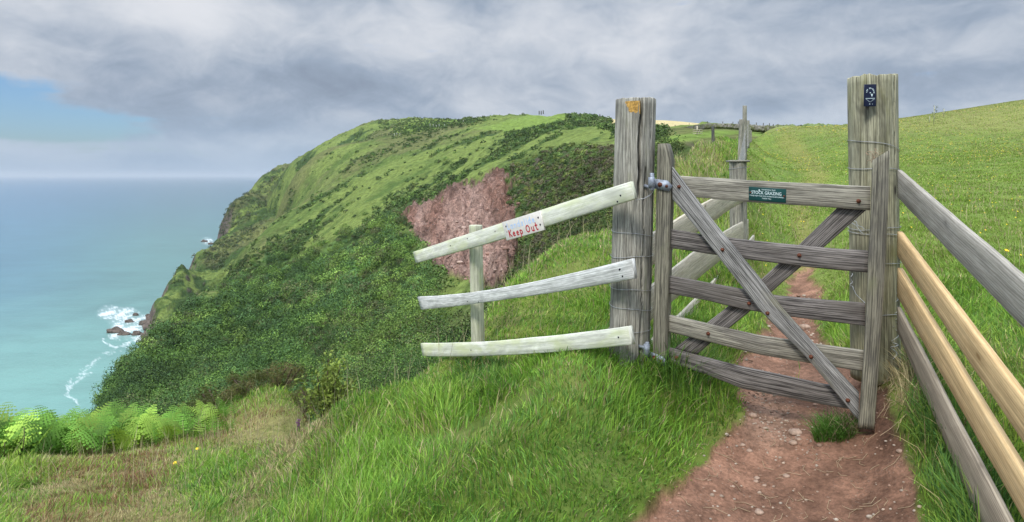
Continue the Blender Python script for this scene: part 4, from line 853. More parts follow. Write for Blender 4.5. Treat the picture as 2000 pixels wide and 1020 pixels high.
cc = t_.mix(t_.ramp(t_.noise(g_, .8, 5, .6), .45, .58), G(.12, .135, .05), G(.24, .225, .19)); cc = t_.mix(t_.ramp(vo.outputs['Distance'], .2, .55, 0, .4), cc, G(.06, .06, .04)); b_ = t_.node('ShaderNodeBsdfPrincipled', i_Roughness=.9); t_.l.new(cc, b_.inputs['Base Color']); t_.l.new(b_.outputs[0], o_.inputs[0])
tag(loft('stone_wall', rings, m, origin=P(1400, 255, 122)), 'long mossy dry-stone wall on the skyline beyond the paddock', 'wall')
dark = simple('dark_stake_wood', G(.09, .085, .075), .9)
def stake(px, y0, y1, d, mat, lab, grp, w=.05, lean=0., nm='fence_stake'):
    a, b = P(px, y1, d), P(px+lean, y0, d); rings = [np.array([c+np.array([dx*w, dy*w, 0]) for dx, dy in ((-1, -1), (1, -1), (1, 1), (-1, 1))]) for c in (a, a*.5+b*.5+np.array([w*.1, 0, 0]), b)]
    rings.append(rings[-1]*.3+rings[-1].mean(0)*.7+[0, 0, w*.6]); o = loft(nm, rings, mat, origin=a); tag(o, lab, 'post', grp); return o
for px in (1382, 1412, 1431, 1441, 1478, 1490, 1503, 1511, 1519, 1531, 1540):
    yy = np.interp(px, wpx, wy); stake(px+rng.uniform(-1, 1), yy-5.5+rng.uniform(-1, 1), yy+2, np.interp(px, wpx, wd_)+1., dark, 'thin dark stake standing along the top of the dry-stone wall', 'stakes along the stone wall', .055, rng.uniform(-.6, .6))
for px in (1290, 1304, 1318, 1319.5, 1328, 1346): stake(px, np.interp(px, wpx, wy)-7.5, np.interp(px, wpx, wy)+1, 210, dark, 'thin fence stake at the foot of the pale wheat field', 'stakes in front of the wheat field', .06)
for px, yt in ((840, 240), (846, 241), (852, 242), (857.5, 241), (868, 241), (890, 236), (905, 233), (770, 259), (775, 258), (781, 258)):
    stake(px, yt+2, yt+7, 640, simple('pale_stake', G(.5, .5, .46)) if px == 840 else bpy.data.materials['pale_stake'], 'tiny pale fence stake beside the hedge high on the headland', 'pale stakes on the headland', .2)
for px, y0, y1 in ((1053, 217, 224), (1057, 217, 224), (1061, 216, 223), (1171.5, 223.5, 230)):
    stake(px, y0, y1, 480, dark, {1053: 'leftmost of three dark stakes on the headland skyline', 1057: 'middle of three dark stakes on the headland skyline', 1061: 'rightmost of three dark stakes on the headland skyline'}.get(px, 'lone dark stake on the skyline just left of the hanging post'), None, .35)
# sign post in the paddock
stake(1518, 253.5, 264, 92, M['greyb'], 'short pale marker post standing in the bright green paddock', None, .10, nm='marker_post')

# ================================================================== vegetation
def unit(v): return v/(np.linalg.norm(v, axis=-1, keepdims=True)+1e-9)
def runmin_grid(hfun, pxs, ds):
    PX, D = np.meshgrid(pxs, ds, indexing='ij'); r = hfun(PX.ravel(), D.ravel()); py = (HZ-r[0]/D.ravel()*F).reshape(PX.shape)
    return np.minimum.accumulate(py, axis=1), py
g_px = np.arange(-140, 2160, 14.); g_ds = np.exp(np.linspace(math.log(1.2), math.log(122), 330)); rmin, rpy = runmin_grid(near_h, g_px, g_ds)
def visible(px, d, slack=22):
    i = np.clip(np.round((px+140)/14).astype(int), 0, len(g_px)-1); j = np.clip(np.round((np.log(d)-math.log(1.2))/(math.log(122)-math.log(1.2))*329).astype(int), 0, 329)
    return rpy[i, j] <= rmin[i, j]+slack
def blades(name, px, d, L, Wd, col, lean, stiff, label, cat, fold=None, dirb=None, mat=None, fine=True, z0=None):
    """one ribbon per blade; L length, Wd width, lean 0..1, all arrays"""
    n = len(px); x = (px-1000)/F*d; z = near_h(px, d)[0] if z0 is None else z0; B = np.stack([x, d, z-.01], -1)
    th = rng.uniform(0, 2*math.pi, n) if dirb is None else dirb; dr = np.stack([np.cos(th), np.sin(th), np.zeros(n)], -1)
    fa = rng.uniform(0, math.pi, n); sd = np.stack([np.cos(fa), np.sin(fa)*.5, np.zeros(n)], -1); sd = unit(sd)
    ts = (0, .45, .8, 1.) if fine else (0, .6, 1.); ws = (.8, 1., .6, 0) if fine else (.9, .8, 0); V = []
    for t, k in zip(ts, ws):
        c = B+dr*(L*lean*(t**1.8))[:, None]+np.array([0, 0, 1.])*(L*(t-lean*stiff*t*t))[:, None]
        if k > 0: V += [c-sd*(Wd*k/2)[:, None], c+sd*(Wd*k/2)[:, None]]
        else: V.append(c)
    m = len(V); A = np.stack(V, 1).reshape(-1, 3); o = np.arange(n)[:, None]*m
    if fine: q = np.concatenate([o+np.array([0, 1, 3, 2]), o+np.array([2, 3, 5, 4])]); t3 = o+np.array([4, 5, 6])
    else: q = o+np.array([0, 1, 3, 2]); t3 = o+np.array([2, 3, 4])
    C = np.repeat(col, m, axis=0); ob = mk(name, A, [q, t3], mat or M['blade'], col=C); tag(ob, label, cat, kind='stuff'); return ob
def sample_near(dens, d0, d1, p=1.2, bins=50, x0=-70, x1=2070):
    e = np.exp(np.linspace(math.log(d0), math.log(d1), bins+1)); PXs, Ds = [], []
    for a, b in zip(e[:-1], e[1:]):
        dm = (a+b)/2; n = dens*(2.5/dm)**p*(x1-x0)/F*dm*(b-a); n = int(n)
        PXs.append(rng.uniform(x0, x1, n)); Ds.append(np.exp(rng.uniform(math.log(a), math.log(b), n)))
    return np.concatenate(PXs), np.concatenate(Ds)
def zone(px, d):
    z, pm = near_h(px, d); x = (px-1000)/F*d; return z, HZ-z/d*F, x, pm
def do_grass(name, dens, d0, d1, p, fine, label):
    px, d = sample_near(dens, d0, d1, p); k = visible(px, d, 26 if d1 < 20 else 4); px, d = px[k], d[k]; z, py, x, pm = zone(px, d)
    n1 = fbm(x*1.3, d*1.3, o=3, s=101); n2 = fbm(x*4, d*4, o=3, s=102); n3 = fbm(x*.4, d*.4, o=3, s=103); r = rng.uniform(0, 1, len(px))
    sp_ = sdf(px, py, PATH); keep = (sp_ < (rng.uniform(-14, 10, len(px))+14*(n2-.5)*2)) | ((r < .05*ss(n2, .55, .7)*(d > 3)))
    field = ss(px, 1440, 1490)*ss(d, 4.2, 6.5); brown = ss(sdf(px, py, [(20, 1000), (110, 905), (200, 875), (330, 862), (470, 880), (560, 860), (620, 800), (420, 780), (330, 800), (350, 900), (330, 960), (420, 1060), (100, 1100)]), -40, 30)
    strawz = ss(55-pdist(px, py, [(470, 1000), (520, 930), (590, 870), (620, 840)], False), 0, 50)
    back = ss(d, 5.5, 10)*ss(px, 1425, 1380)*ss(px, 1240, 1290); edge = ss(12-(py-np.interp(px, g_px, rmin[:, -1])), 0, 30)*(px > 560)*(px < 1250)
    lush = ss(90-np.hypot((px-1330), (py-740)*1.3), 0, 60)+ss(80-np.hypot(px-940, (py-735)*1.3), 0, 60)+ss(90-pdist(px, py, [(1800, 760), (1860, 880), (1920, 1020)], False), 0, 60)
    lush = np.clip(lush, 0, 1); bare = ss(26-pdist(px, py, [(820, 865), (900, 850), (935, 835), (985, 800), (1040, 770)], False), 0, 22)*.85
    bare = np.maximum(bare, ss(30-np.hypot(px-1195, (py-752)*1.6), 0, 25)*.8); bare = np.maximum(bare, ss(50-pdist(px, py, [(1750, 680), (1762, 760)], False), 0, 40)*.7)
    trk = ss(34-pdist(px, py, [(1570, 520), (1575, 470), (1560, 400), (1600, 340), (1560, 300)], False), 0, 30)*.6
    short = ss(px, 1000, 1180)*ss(px, 1760, 1700)*ss(py, 800, 900); keep &= (rng.uniform(0, 1, len(px)) > bare) & (rng.uniform(0, 1, len(px)) > trk*.7) & (rng.uniform(0, 1, len(px)) < .45+1.1*n1+.4*lush+.6*short)
    L = (.07+.10*n1*n1*2.+.10*lush)*(1-.45*brown)*rng.uniform(.6, 1.25, len(px)); L = L*(1-field*.52)*(1-.3*trk); L = L*(1+.25*back); L = L*(1-.45*ss(d, 4.3, 6)*(px > 560)*(px < 1250))
    L *= 1-.6*ss(sp_, -40, 0)*(1-lush)
    L *= 1-.50*ss(px, 1000, 1180)*ss(px, 1760, 1700)*ss(py, 800, 900)*(1-.7*lush); L *= 1-.2*ss(py, 760, 900)*(1-lush); L *= 1-.5*ss(px, 700, 860)*ss(px, 1200, 1120)*ss(py, 800, 730)*(d < 5.6)
    Wd = (.0042+.0016*rng.uniform(-1, 1, len(px)))*np.maximum(1, (d/3.2))**.85*(1-.25*brown)*(1-.2*back)
    lean = np.clip(rng.normal(.50, .26, len(px)), .05, 1.1); thf = 12.56*fbm(x*1.6+5, d*1.6, o=2, s=106)+rng.normal(0, 1.0, len(px))
    c1 = np.array([.20, .37, .045]); c2 = np.array([.34, .45, .08]); c3 = np.array([.09, .20, .05]); straw = np.array([.46, .38, .20]); rus = np.array([.28, .17, .09])
    u = rng.uniform(0, 1, len(px)); a = ss(n3*.6+n2*.3+u*.45, .5, .95)[:, None]; c = c1*(1-a)+c2*a; b = (ss(n1*.5+u*.5, .55, .3)*.7+lush*.5)[:, None].clip(0, 1); c = c*(1-b)+c3*b
    yel = np.clip(field*(.6+.5*n3)+back*.3, 0, 1)[:, None]; c = c*(1-yel)+np.array([.225, .325, .06])*yel
    ps = .05+.08*ss(n2, .5, .7)+.75*brown*(.3+n2)+.3*ss(d, 4.8, 6.5)*(px > 900)*(px < 1250)*n2+.62*strawz+.42*back*n1*1.6+.10*field*ss(py, 330, 250)*3+.06*field+.35*edge+.25*trk+.3*bare+.75*ss(60-pdist(px, py, [(1745, 690), (1765, 790)], False), 0, 45)
    st_m = rng.uniform(0, 1, len(px)) < ps; c[st_m] = straw*rng.uniform(.6, 1.15, (st_m.sum(), 1)); ru = st_m & (rng.uniform(0, 1, len(px)) < .6*brown*ss(n1, .4, .6)*1.5); c[ru] = rus*rng.uniform(.6, 1.2, (ru.sum(), 1))
    c = c*rng.uniform(.55, 1.4, (len(px), 1))
    k = keep; pass
    return blades(name, px[k], d[k], L[k], Wd[k], c[k], lean[k], .45, label, 'grass', fine=fine, dirb=thf[k], z0=z[k])
do_grass('long_grass', 8200, 1.7, 7., 1.15, True, 'long lush green grass blades on the near bank')
do_grass('meadow_grass', 7000, 7., 100., 1.45, False, 'shorter yellow-green meadow grass on the slope beyond the gate')

# seed-head stems standing above the turf
px, d = sample_near(75, 2.6, 16, .9); k = visible(px, d, 8); px, d = px[k], d[k]; z, py, x, pm = zone(px, d)
bk = ((d > 5)*(px > 1240)*(px < 1430))+((px > 350)*(px < 720)*(py > 800))+((px < 560)*(d > 4)*.7)+((px > 560)*(px < 1200)*(d > 4.2)*.8)+(px > 1440)*(d > 5)*.35
k = (pm < .1) & (rng.uniform(0, 1, len(px)) < bk); px, d, z = px[k], d[k], z[k]; n = len(px)
blades('seed_stems', px, d, rng.uniform(.16, .40, n), .0022*np.maximum(1, d/3)**.9, np.array([.50, .43, .26])*rng.uniform(.6, 1.1, (n, 1)), rng.uniform(.05, .5, n), .4, 'thin straw-coloured seed stems standing above the grass', 'grass', z0=z)

# ---- leaf clumps
def clumps(cen, rad, ncol, nleaf, lsz, squash=.8, jit=.25, up=True):
    """quads scattered on and in lumpy domes: returns verts, quads, colours"""
    n = len(cen); T = n*nleaf; ci = np.repeat(np.arange(n), nleaf); D = unit(rng.normal(size=(T, 3)))
    if up: D[:, 2] = np.abs(D[:, 2])*1.0-.15; D = unit(D)
    rr = rad[ci]*rng.uniform(.55, 1.05, T)**.6*(1+.22*np.sin(D[:, 0]*5+ci)*np.cos(D[:, 1]*4+ci*2)); c = cen[ci]+D*rr[:, None]*[1, 1, squash]
    N = unit(D+rng.normal(0, .34, (T, 3))); a = unit(np.cross(N, rng.normal(size=(T, 3)))); b = np.cross(N, a); s = (rad[ci]*(lsz if np.isscalar(lsz) else lsz[ci])*rng.uniform(.6, 1.4, T))[:, None]
    V = np.stack([c-a*s, c-b*s*.6, c+a*s, c+b*s*.6], 1).reshape(-1, 3); C = np.repeat(ncol[ci]*(1+rng.uniform(-jit, jit, (T, 1))), 4, axis=0); q = np.arange(T*4).reshape(-1, 4); return V, q, C
# headland shrubs
hp = np.arange(180, 1330, 4.); hd = np.exp(np.linspace(math.log(50), math.log(1150), 420)); PXg, Dg = np.meshgrid(hp, hd, indexing='ij'); hz, hx, hpy, hm = hill_h(PXg.ravel(), Dg.ravel())
hpy = hpy.reshape(PXg.shape); rm = np.minimum.accumulate(hpy, axis=1); vis = np.zeros_like(hpy); vis[:, 1:] = np.clip(rm[:, :-1]-rm[:, 1:], 0, 30)
cov = np.interp(hp, g_px, rmin[:, -1])[:, None]; vis[hpy > cov+20] = 0
sl, dk, rv, wt = [m_.reshape(PXg.shape) for m_ in hm]; xg = hx.reshape(PXg.shape); zg = hz.reshape(PXg.shape)
pa = fbm((xg*.484+Dg*.799+zg*.357)*.010+7, (xg*.85-Dg*.5-zg*.03)*.035, (-xg*.15-Dg*.32+zg*.93)*.05, o=5, s=70, g=.6)
free = (1-ss(sl, .02, .3))*(1-wt); FR = [(960, 245), (1040, 222), (1100, 222), (1110, 234), (1000, 258), (930, 252)]; free = free*(1-inpoly(PXg, hpy, FR))
top = ss(14-pdist(PXg, hpy, [(745, 240), (780, 243), (850, 237), (920, 235)], False), 0, 8)+ss(12-pdist(PXg, hpy, [(770, 262), (830, 250), (900, 236), (945, 232)], False), 0, 8)+ss(14-pdist(PXg, hpy, [(1000, 262), (1060, 240), (1120, 232), (1160, 236)], False), 0, 12)+1.5*ss(12-pdist(PXg, hpy, [(1150, 236), (1180, 243), (1215, 252), (1290, 262)], False), 0, 8)
def pick(wg, n):
    wg = (wg*vis*free).ravel(); i = rng.choice(len(wg), n, p=wg/wg.sum()); return i
def shrubs(name, wg, n, rs, cols, nleaf, label, lsz=.30, lift=.3):
    i = pick(wg, n); px = PXg.ravel()[i]+rng.uniform(-2, 2, n); d = Dg.ravel()[i]*(1+rng.uniform(-.004, .004, n)); z = hill_h(px, d)[0]; r = rs[0]+(rs[1]-rs[0])*rng.uniform(0, 1, n)**2
    x = (px-1000)/F*d; mixn = (fbm(x*.03, d*.03, o=3, s=120)*.6+rng.uniform(0, 1, n)*.55); ci = np.clip((mixn-.25)/.65*len(cols), 0, len(cols)-1).astype(int); cc = np.array(cols)[ci]*rng.uniform(.6, 1.45, (n, 1))*(.7+.7*fbm(x*.05+3, d*.035, o=3, s=125))[:, None]*(1.2 if name == 'shrub_cover' else 1.2)*(.55+.9*fbm(x*.16, d*.1, o=2, s=126))[:, None]
    V, q, C = clumps(np.stack([x, d, z+r*lift*.4], -1), r, cc, nleaf, lsz*1.35/np.sqrt(r)*np.clip(d/170, .5, 1.4), squash=1.); o = mk(name, V, q, M['scrub'], col=C, origin=V.mean(0)); tag(o, label, 'shrubs', kind='stuff')
DG = [(.032, .066, .016), (.048, .095, .02), (.075, .14, .025), (.055, .11, .034), (.105, .175, .034), (.09, .10, .04), (.145, .22, .045)]
shrubs('shrub_cover', dk*(.35+1.3*ss(fbm(xg*.06, Dg*.04, o=3, s=127), .38, .55)), 6200, (.9, 4.2), DG, 210, 'dense dark green scrub covering the lower headland slope', .085, .9)
shrubs('ravine_scrub', rv*(1-ss(sl, .05, .5))*(1-dk), 2600, (.5, 1.5), [(.04, .07, .018), (.07, .11, .025), (.10, .125, .03), (.10, .09, .05)], 60, 'low mixed scrub and bracken on the ravine side beside the landslide', .17, .0)
shrubs('gorse_patches', (ss(pa, .49, .60)*1.0+.03+top*3)*(1-dk)*(1-rv), 5200, (.7, 2.4), [(.035, .062, .015), (.05, .09, .02), (.075, .125, .026), (.09, .12, .035)], 40, 'patches of dark gorse and heather scattered on the upper headland', .2, -.2)

wsl = (sl*vis).ravel(); nS = 420; i = rng.choice(len(wsl), nS, p=wsl/wsl.sum()); px = PXg.ravel()[i]+rng.uniform(-2, 2, nS); d = Dg.ravel()[i]; z = hill_h(px, d)[0]; Vs, Qs, Ts, Cs, b0 = [], [], [], [], 0
for k in range(nS):
    v, (q, t) = lump(((px[k]-1000)/F*d[k], d[k]-.3, z[k]), rng.uniform(.10, .36)*(1+1.3*(k % 14 == 0)), k*1.3, 7, 4, (1.2, .8, .6), .55, 1.8); Vs.append(v); Qs.append(q+b0); Ts.append(t+b0); b0 += len(v); Cs.append(np.tile(np.array([(.34, .21, .16), (.24, .14, .105), (.44, .32, .26), (.18, .12, .10)][rng.integers(0, 4)])*rng.uniform(.7, 1.15), (len(v), 1)))
V = np.vstack(Vs); tag(mk('scree', V, [np.vstack(Qs), np.vstack(Ts)], M['grav'], col=np.vstack(Cs), origin=V.mean(0)), 'broken red rock debris lying on the landslide scar', 'rubble', kind='stuff')
hp2 = np.arange(270, 640, 4.); hd2 = np.exp(np.linspace(math.log(440), math.log(1400), 240)); PX2, D2 = np.meshgrid(hp2, hd2, indexing='ij'); z2, x2, py2, m2 = hill_h(PX2.ravel(), D2.ravel(), True)
py2 = py2.reshape(PX2.shape); rm2 = np.minimum.accumulate(py2, axis=1); v2_ = np.zeros_like(py2); v2_[:, 1:] = np.clip(rm2[:, :-1]-rm2[:, 1:], 0, 30); v2_[z2.reshape(PX2.shape) < SEA+25] = 0
w2 = (v2_*(.1+ss(fbm(x2*.02, D2.ravel()*.01, o=4, s=161), .45, .6).reshape(PX2.shape))).ravel(); i = rng.choice(len(w2), 1500, p=w2/w2.sum()); px = PX2.ravel()[i]+rng.uniform(-2, 2, 1500); d = D2.ravel()[i]; z = hill_h(px, d, True)[0]; r = rng.uniform(1.5, 5, 1500)
V, q, C = clumps(np.stack([(px-1000)/F*d, d, z-r*.3], -1), r, np.array([(.05, .08, .025), (.08, .12, .035), (.10, .11, .05)])[rng.integers(0, 3, 1500)]*rng.uniform(.7, 1.3, (1500, 1)), 26, .22)
o = mk('cliff_scrub', V, q, M['leaf'], col=C, origin=V.mean(0)); tag(o, 'dark scrub patches on the far sea cliff', 'shrubs', kind='stuff')

# ---- bracken bank
def bracken(pos, hgt, cols, name, label, parent=None, origin=None):
    V = []; Q = []; C = []; b = 0
    for k in range(len(pos)):
        H = hgt[k]; hd_ = rng.uniform(0, 6.283); dr = np.array([math.cos(hd_), math.sin(hd_), 0]); sd = np.array([-dr[1], dr[0], 0]); n = 14 if H > .3 else (9 if H > .18 else 7); L = H*1.15
        arch = rng.uniform(.45, .95); col = cols[k]
        for i in range(n):
            t = .22+.78*i/(n-1); c = pos[k]+dr*L*.75*t**1.5*arch+np.array([0, 0, 1])*H*(1.25*t-.42*arch*t*t); wl_ = H*.42*math.sin(min(1, (1.12-t)*1.25)*1.57)*(1 if t > .3 else .55)
            tg = unit(dr*.8*1.5*t**.5*arch+np.array([0, 0, 1])*(1.25-.84*arch*t))
            for s in (-1, 1):
                ax = unit(sd*s+tg*.38+np.array([0, 0, rng.uniform(-.25, .1)])); up = unit(np.cross(ax, tg)*s); ln = wl_*rng.uniform(.85, 1.1); m = 4
                for j in range(m):
                    u0, u1 = j/m, (j+1)/m; w_ = ln*(.17 if H > .3 else .12)*(1-u0)**.7+.0015; a0 = c+ax*ln*u0-np.array([0, 0, 1])*ln*.22*u0*u0; a1 = c+ax*ln*u1-np.array([0, 0, 1])*ln*.22*u1*u1
                    V += [a0, a0*.35+a1*.65+tg*w_, a1, a0*.35+a1*.65-tg*w_]; Q.append([b, b+1, b+2, b+3]); C += [col*(.85+.35*u0)]*4; b += 4
        st = pos[k]; c1 = pos[k]+dr*L*.75*.5**1.5*arch+np.array([0, 0, 1])*H*(.62-.105*arch)
        V += [st-sd*.006, st+sd*.006, c1+sd*.004, c1-sd*.004]; Q.append([b, b+1, b+2, b+3]); C += [col*.8]*4; b += 4
    o = mk(name, np.array(V), np.array(Q), M['scrub'], col=np.array(C), origin=origin); return o
n = 560; px = rng.uniform(-90, 470, n); dn = np.interp(px, [-90, 0, 130, 250, 455], [6.4, 6.6, 7.0, 7.3, 8.0]); d = dn+rng.uniform(0, 1, n)**1.2*3.0; z = near_h(px, d)[0]
hh = np.interp(px, [-90, 120, 250, 350, 470], [.50, .46, .42, .33, .19])*rng.uniform(.5, 1.15, n)*(.75+.5*fbm(px*.03, d*.9, o=2, s=144))*(1+.03*(d-dn)); bz = fbm(px*.02, d*1.2, o=3, s=140)
cc = np.where((bz+rng.uniform(-.15, .15, n) > .5)[:, None], np.array([.30, .46, .07]), np.array([.15, .31, .045]))*rng.uniform(.5, 1.4, (n, 1))
o = bracken(np.stack([(px-1000)/F*d, d, z], -1), hh, cc, 'bracken', ''); tag(o, 'bank of bright green bracken fronds at the cliff edge', 'bracken', kind='stuff')
fx = P(45, 962, 5.2); fp_ = np.array([fx+[rng.uniform(-.03, .03), rng.uniform(-.03, .03), -.02] for _ in range(6)]); o = bracken(fp_, np.full(6, .17), np.tile([.2, .38, .06], (6, 1)), 'fern', '', origin=fx); tag(o, 'small lone bright green fern in front of the bracken bank', 'fern')
# dead stem standing in the bracken
for px_, y0, y1, lab in ((44, 835, 880, 'pale dead stem standing upright in the bracken bank'), (6, 865, 895, 'short dead twig at the left end of the bracken bank')):
    a, b = P(px_, y1, 6.7), P(px_+3, y0, 6.7); o = tube('dead_stem', [a, a*.5+b*.5+[.01, 0, 0], b], .004, M['bark'], origin=a); tag(o, lab, 'stem')

# ---- individual bushes
def bush(name, base, r, h, cols, nc_, nleaf, lsz, lab, cat, grp=None, mat=None):
    t = thing(name, base, lab, cat, grp); cen = np.array(base)+unit(rng.normal(size=(nc_, 3)))*rng.uniform(.2, 1, (nc_, 1))**.5*[r, r, h*.42]+[0, 0, h*.5]; rad = rng.uniform(.25, .42, nc_)*min(r, h*.7)
    V, q, C = clumps(cen, rad, np.array(cols)[rng.integers(0, len(cols), nc_)]*rng.uniform(.8, 1.2, (nc_, 1)), nleaf, lsz, 1., up=False); mk('crown', V, q, M['leaf'], t, col=C)
    chains = []
    for k in range(min(nc_, 9)):
        b_ = np.array(base)+[rng.uniform(-.06, .06)*r, 0, -.05*h]; e_ = cen[k]; mid = b_*.5+e_*.5+rng.normal(0, .06*r, 3); chains.append([b_, mid, e_])
    multi_tube('trunk' if cat == 'tree' else 'stem', chains, max(.006, r*.03), M['bark'], t); return t
hz_ = [(318, 836, 9.6, .40, .42), (365, 838, 9.8, .34, .34), (425, 832, 9.6, .50, .50), (490, 838, 9.4, .42, .34), (545, 838, 9.4, .46, .42), (592, 850, 9.0, .34, .34)]
hl = ['leftmost dark brown heather hummock, half behind the bracken', 'low brown heather hummock second from the bracken', 'largest rounded olive-brown heather hummock in the middle of the row', 'low flat heather hummock right of the largest one', 'wide green-brown heather hummock below the round-topped scrub', 'heather hummock at the right end of the row beside the foxglove']
for (x_, y__, dd, r, h), lab in zip(hz_, hl):
    b_ = P(x_, y__, dd); b_[2] = near_h(np.array([float(x_)]), np.array([dd]))[0][0]; bush('heather_hummock', b_, r, h, [(.12, .13, .035), (.15, .13, .05), (.10, .12, .03)], 26, 150, .12, lab, 'heather', 'heather hummocks behind the bracken')
b_ = P(400, 836, 46); bush('round_bush', b_, 1.0, 1.9, [(.08, .15, .035), (.11, .19, .045)], 30, 120, .13, 'round light green bush standing in front of the dark scrub', 'bush')
b_ = P(452, 822, 40); bush('round_bush', b_, .6, .8, [(.09, .14, .05)], 14, 110, .14, 'lower green bush right of the round light green one', 'bush')
b_ = P(640, 862, 5.3); b_[2] = near_h(np.array([640.]), np.array([5.3]))[0][0]
t = thing('sapling', b_, 'sprawling yellow-green hawthorn sapling at the edge of the drop', 'tree'); ch = []; cen = []
for k in range(13):
    a = rng.uniform(-1.3, 1.3); tip = b_+np.array([math.sin(a)*.26, rng.uniform(-.12, .12), .38+.36*math.cos(a*1.1)*rng.uniform(.7, 1.1)]); mid = b_*.55+tip*.45+rng.normal(0, .03, 3)+[0, 0, .04]; ch.append([b_-[0, 0, .1], mid, tip]); 
    for q in range(6): cen.append(mid+(tip-mid)*(q/5)+rng.normal(0, .015, 3))
multi_tube('trunk', ch, .0055, M['bark'], t); cen = np.array(cen); V, q, C = clumps(cen, np.full(len(cen), .062), np.tile([.24, .31, .06], (len(cen), 1))*rng.uniform(.6, 1.2, (len(cen), 1)), 26, .26, 1., up=False); mk('crown', V, q, M['leaf'], t, col=C)
b_ = P(583, 868, 7.3); t = thing('foxglove', b_, 'tall purple foxglove spike beside the heather hummocks', 'flower'); tube('stem', [b_, b_+[.01, 0, .14], b_+[0, 0, .30]], .003, M['bark'], t)
cen = np.array([b_+[rng.normal(0, .007), rng.normal(0, .007), .13+.16*k/16] for k in range(17)]); V, q, C = clumps(cen, np.full(17, .016), np.tile([.20, .06, .22], (17, 1)), 10, .6, 1., up=False); mk('bells', V, q, M['leaf'], t, col=C)
# trees on the far skyline
b_ = P(1563, 253, 150); bush('hawthorn_tree', b_, .55, 1.25, [(.06, .08, .03), (.09, .10, .05)], 22, 60, .22, 'small dark windswept tree on the skyline at the end of the stone wall', 'tree')
b_ = P(1593, 251, 150); bush('low_bush', b_, .45, .35, [(.05, .06, .03)], 10, 40, .25, 'tiny dark bush on the skyline right of the windswept tree', 'bush')
# thistles on the field's brow
for px_, y0, y1, lab in ((1824, 207, 240, 'tall thin thistle standing on the brow of the field'), (1843, 213, 222, 'short thistle on the brow right of the tall one'), (1815, 226, 236, 'small thistle left of the tall one on the brow')):
    dd = 58.; t = thing('thistle', P(px_, y1, dd), lab, 'thistle'); a = P(px_, y1, dd)-[0, 0, .2]; b_ = P(px_+1, y0, dd); tube('stem', [a, a*.5+b_*.5, b_], .035, M['pole'], t, 6)
    kk = max(3, int((y1-y0)/3)); cen = np.array([a+(b_-a)*u+rng.normal(0, .12, 3)*[1, 1, .3] for u in np.linspace(.3, 1, kk)]); V, q, C = clumps(cen, np.full(kk, .11), np.tile([.13, .16, .06], (kk, 1)), 12, .35, 1., up=False); mk('leaves', V, q, M['leaf'], t, col=C)

# ---- flowers
def flower(px_, py_, d_, r, lab, grp):
    base = P(px_, py_, d_); zb = near_h(np.array([float(px_)]), np.array([float(d_)]))[0][0]; t = thing('yellow_flower', (base[0], base[1], zb), lab, 'flower', grp)
    tube('stem', [[base[0], base[1], zb], [base[0]+.004, base[1], (zb+base[2])/2], base], .0016, M['pole'], t, 5)
    V = [base+[0, 0, .002]]; n = 16
    for k in range(n): a = k*6.2832/n; rr = r*(1 if k % 2 else .78); V.append(base+[math.cos(a)*rr, math.sin(a)*rr*.8-.003, .006+math.sin(a)*rr*.5])
    V = np.array(V); V = np.vstack([V, V-[0, 0, .003]]); top_ = np.array([[0, 1+k, 1+(k+1) % n] for k in range(n)]); mk('petals', V, [top_, top_[:, ::-1]+n+1], M['petal'], t)
for a in ((342, 905, 5.9, .020, 'yellow flower with the biggest head, alone above the russet grass'), (385, 877, 6.4, .016, 'yellow flower at the foot of the bracken, left of a pair'), (431, 884, 6.2, .015, 'yellow flower right of the one at the foot of the bracken'),
          (47, 951, 5.3, .015, 'yellow flower beside the small lone fern'), (505, 938, 4.6, .013, 'yellow flower in the straw-coloured grass'), (1274, 902, 2.62, .007, 'tiny yellow flower in the short grass beside the path'), (1966, 490, 6.0, .022, 'bright yellow dandelion in the field above the yellow boards')):
    flower(*a, 'scattered yellow flowers')
px, d = sample_near(7, 5, 75, .6, x0=1480); z, py, x, pm = zone(px, d); wv2_ = fbm(x*.15, d*.1, o=3, s=150); k = (pm < .1) & (rng.uniform(0, 1, len(px)) < ss(wv2_, .42, .62)*.9+.08); px, d, z, x = px[k], d[k], z[k], x[k]; n = len(px)
r = rng.uniform(.007, .012, n)*np.maximum(1, d/14)**.75; zt = z+rng.uniform(.06, .13, n); V = np.stack([np.stack([x+r*math.cos(a), d+r*math.sin(a)*.8, zt+r*math.sin(a)*.6], -1) for a in np.arange(6)*math.pi/3], 1).reshape(-1, 3)
tag(mk('buttercups', V, np.arange(n*6).reshape(-1, 6), M['petal']), 'specks of yellow buttercups through the sloping field', 'flowers', kind='stuff')

# ---- stones on the path
def stones(px, d, r, name, single=None):
    V = []; Q = []; T = []; C = []; b = 0; z = near_h(px, d)[0]
    for k in range(len(px)):
        c = np.array([(px[k]-1000)/F*d[k], d[k], z[k]+r[k]*.12]); nu, nv = (7, 3) if single is None else (14, 8); v, (q, t) = lump(c, r[k], k*1.7+px[k], nu, nv, (1, rng.uniform(.6, .95), rng.uniform(.45, .75)), .38, 1.4); V.append(v); Q.append(q+b); T.append(t+b)
        C.append(np.tile(np.array([(.32, .21, .15), (.37, .28, .21), (.26, .16, .11), (.42, .35, .28)][rng.integers(0, 4)])*rng.uniform(.7, 1.15), (len(v), 1))); b += len(v)
    return np.vstack(V), [np.vstack(Q), np.vstack(T)], np.vstack(C)
px = rng.uniform(1180, 1830, 16000); d = np.exp(rng.uniform(math.log(2.1), math.log(6.5), 16000)); z, py, x, pm = zone(px, d)
gz = 1.6*ss(80-pdist(px, py, [(1420, 730), (1490, 790), (1540, 840)], False), 0, 70)+.22+.45*ss(py, 740, 690); k = (sdf(px, py, PATH) > -4) & (rng.uniform(0, 1, 16000) < gz*.42); px, d = px[k], d[k]
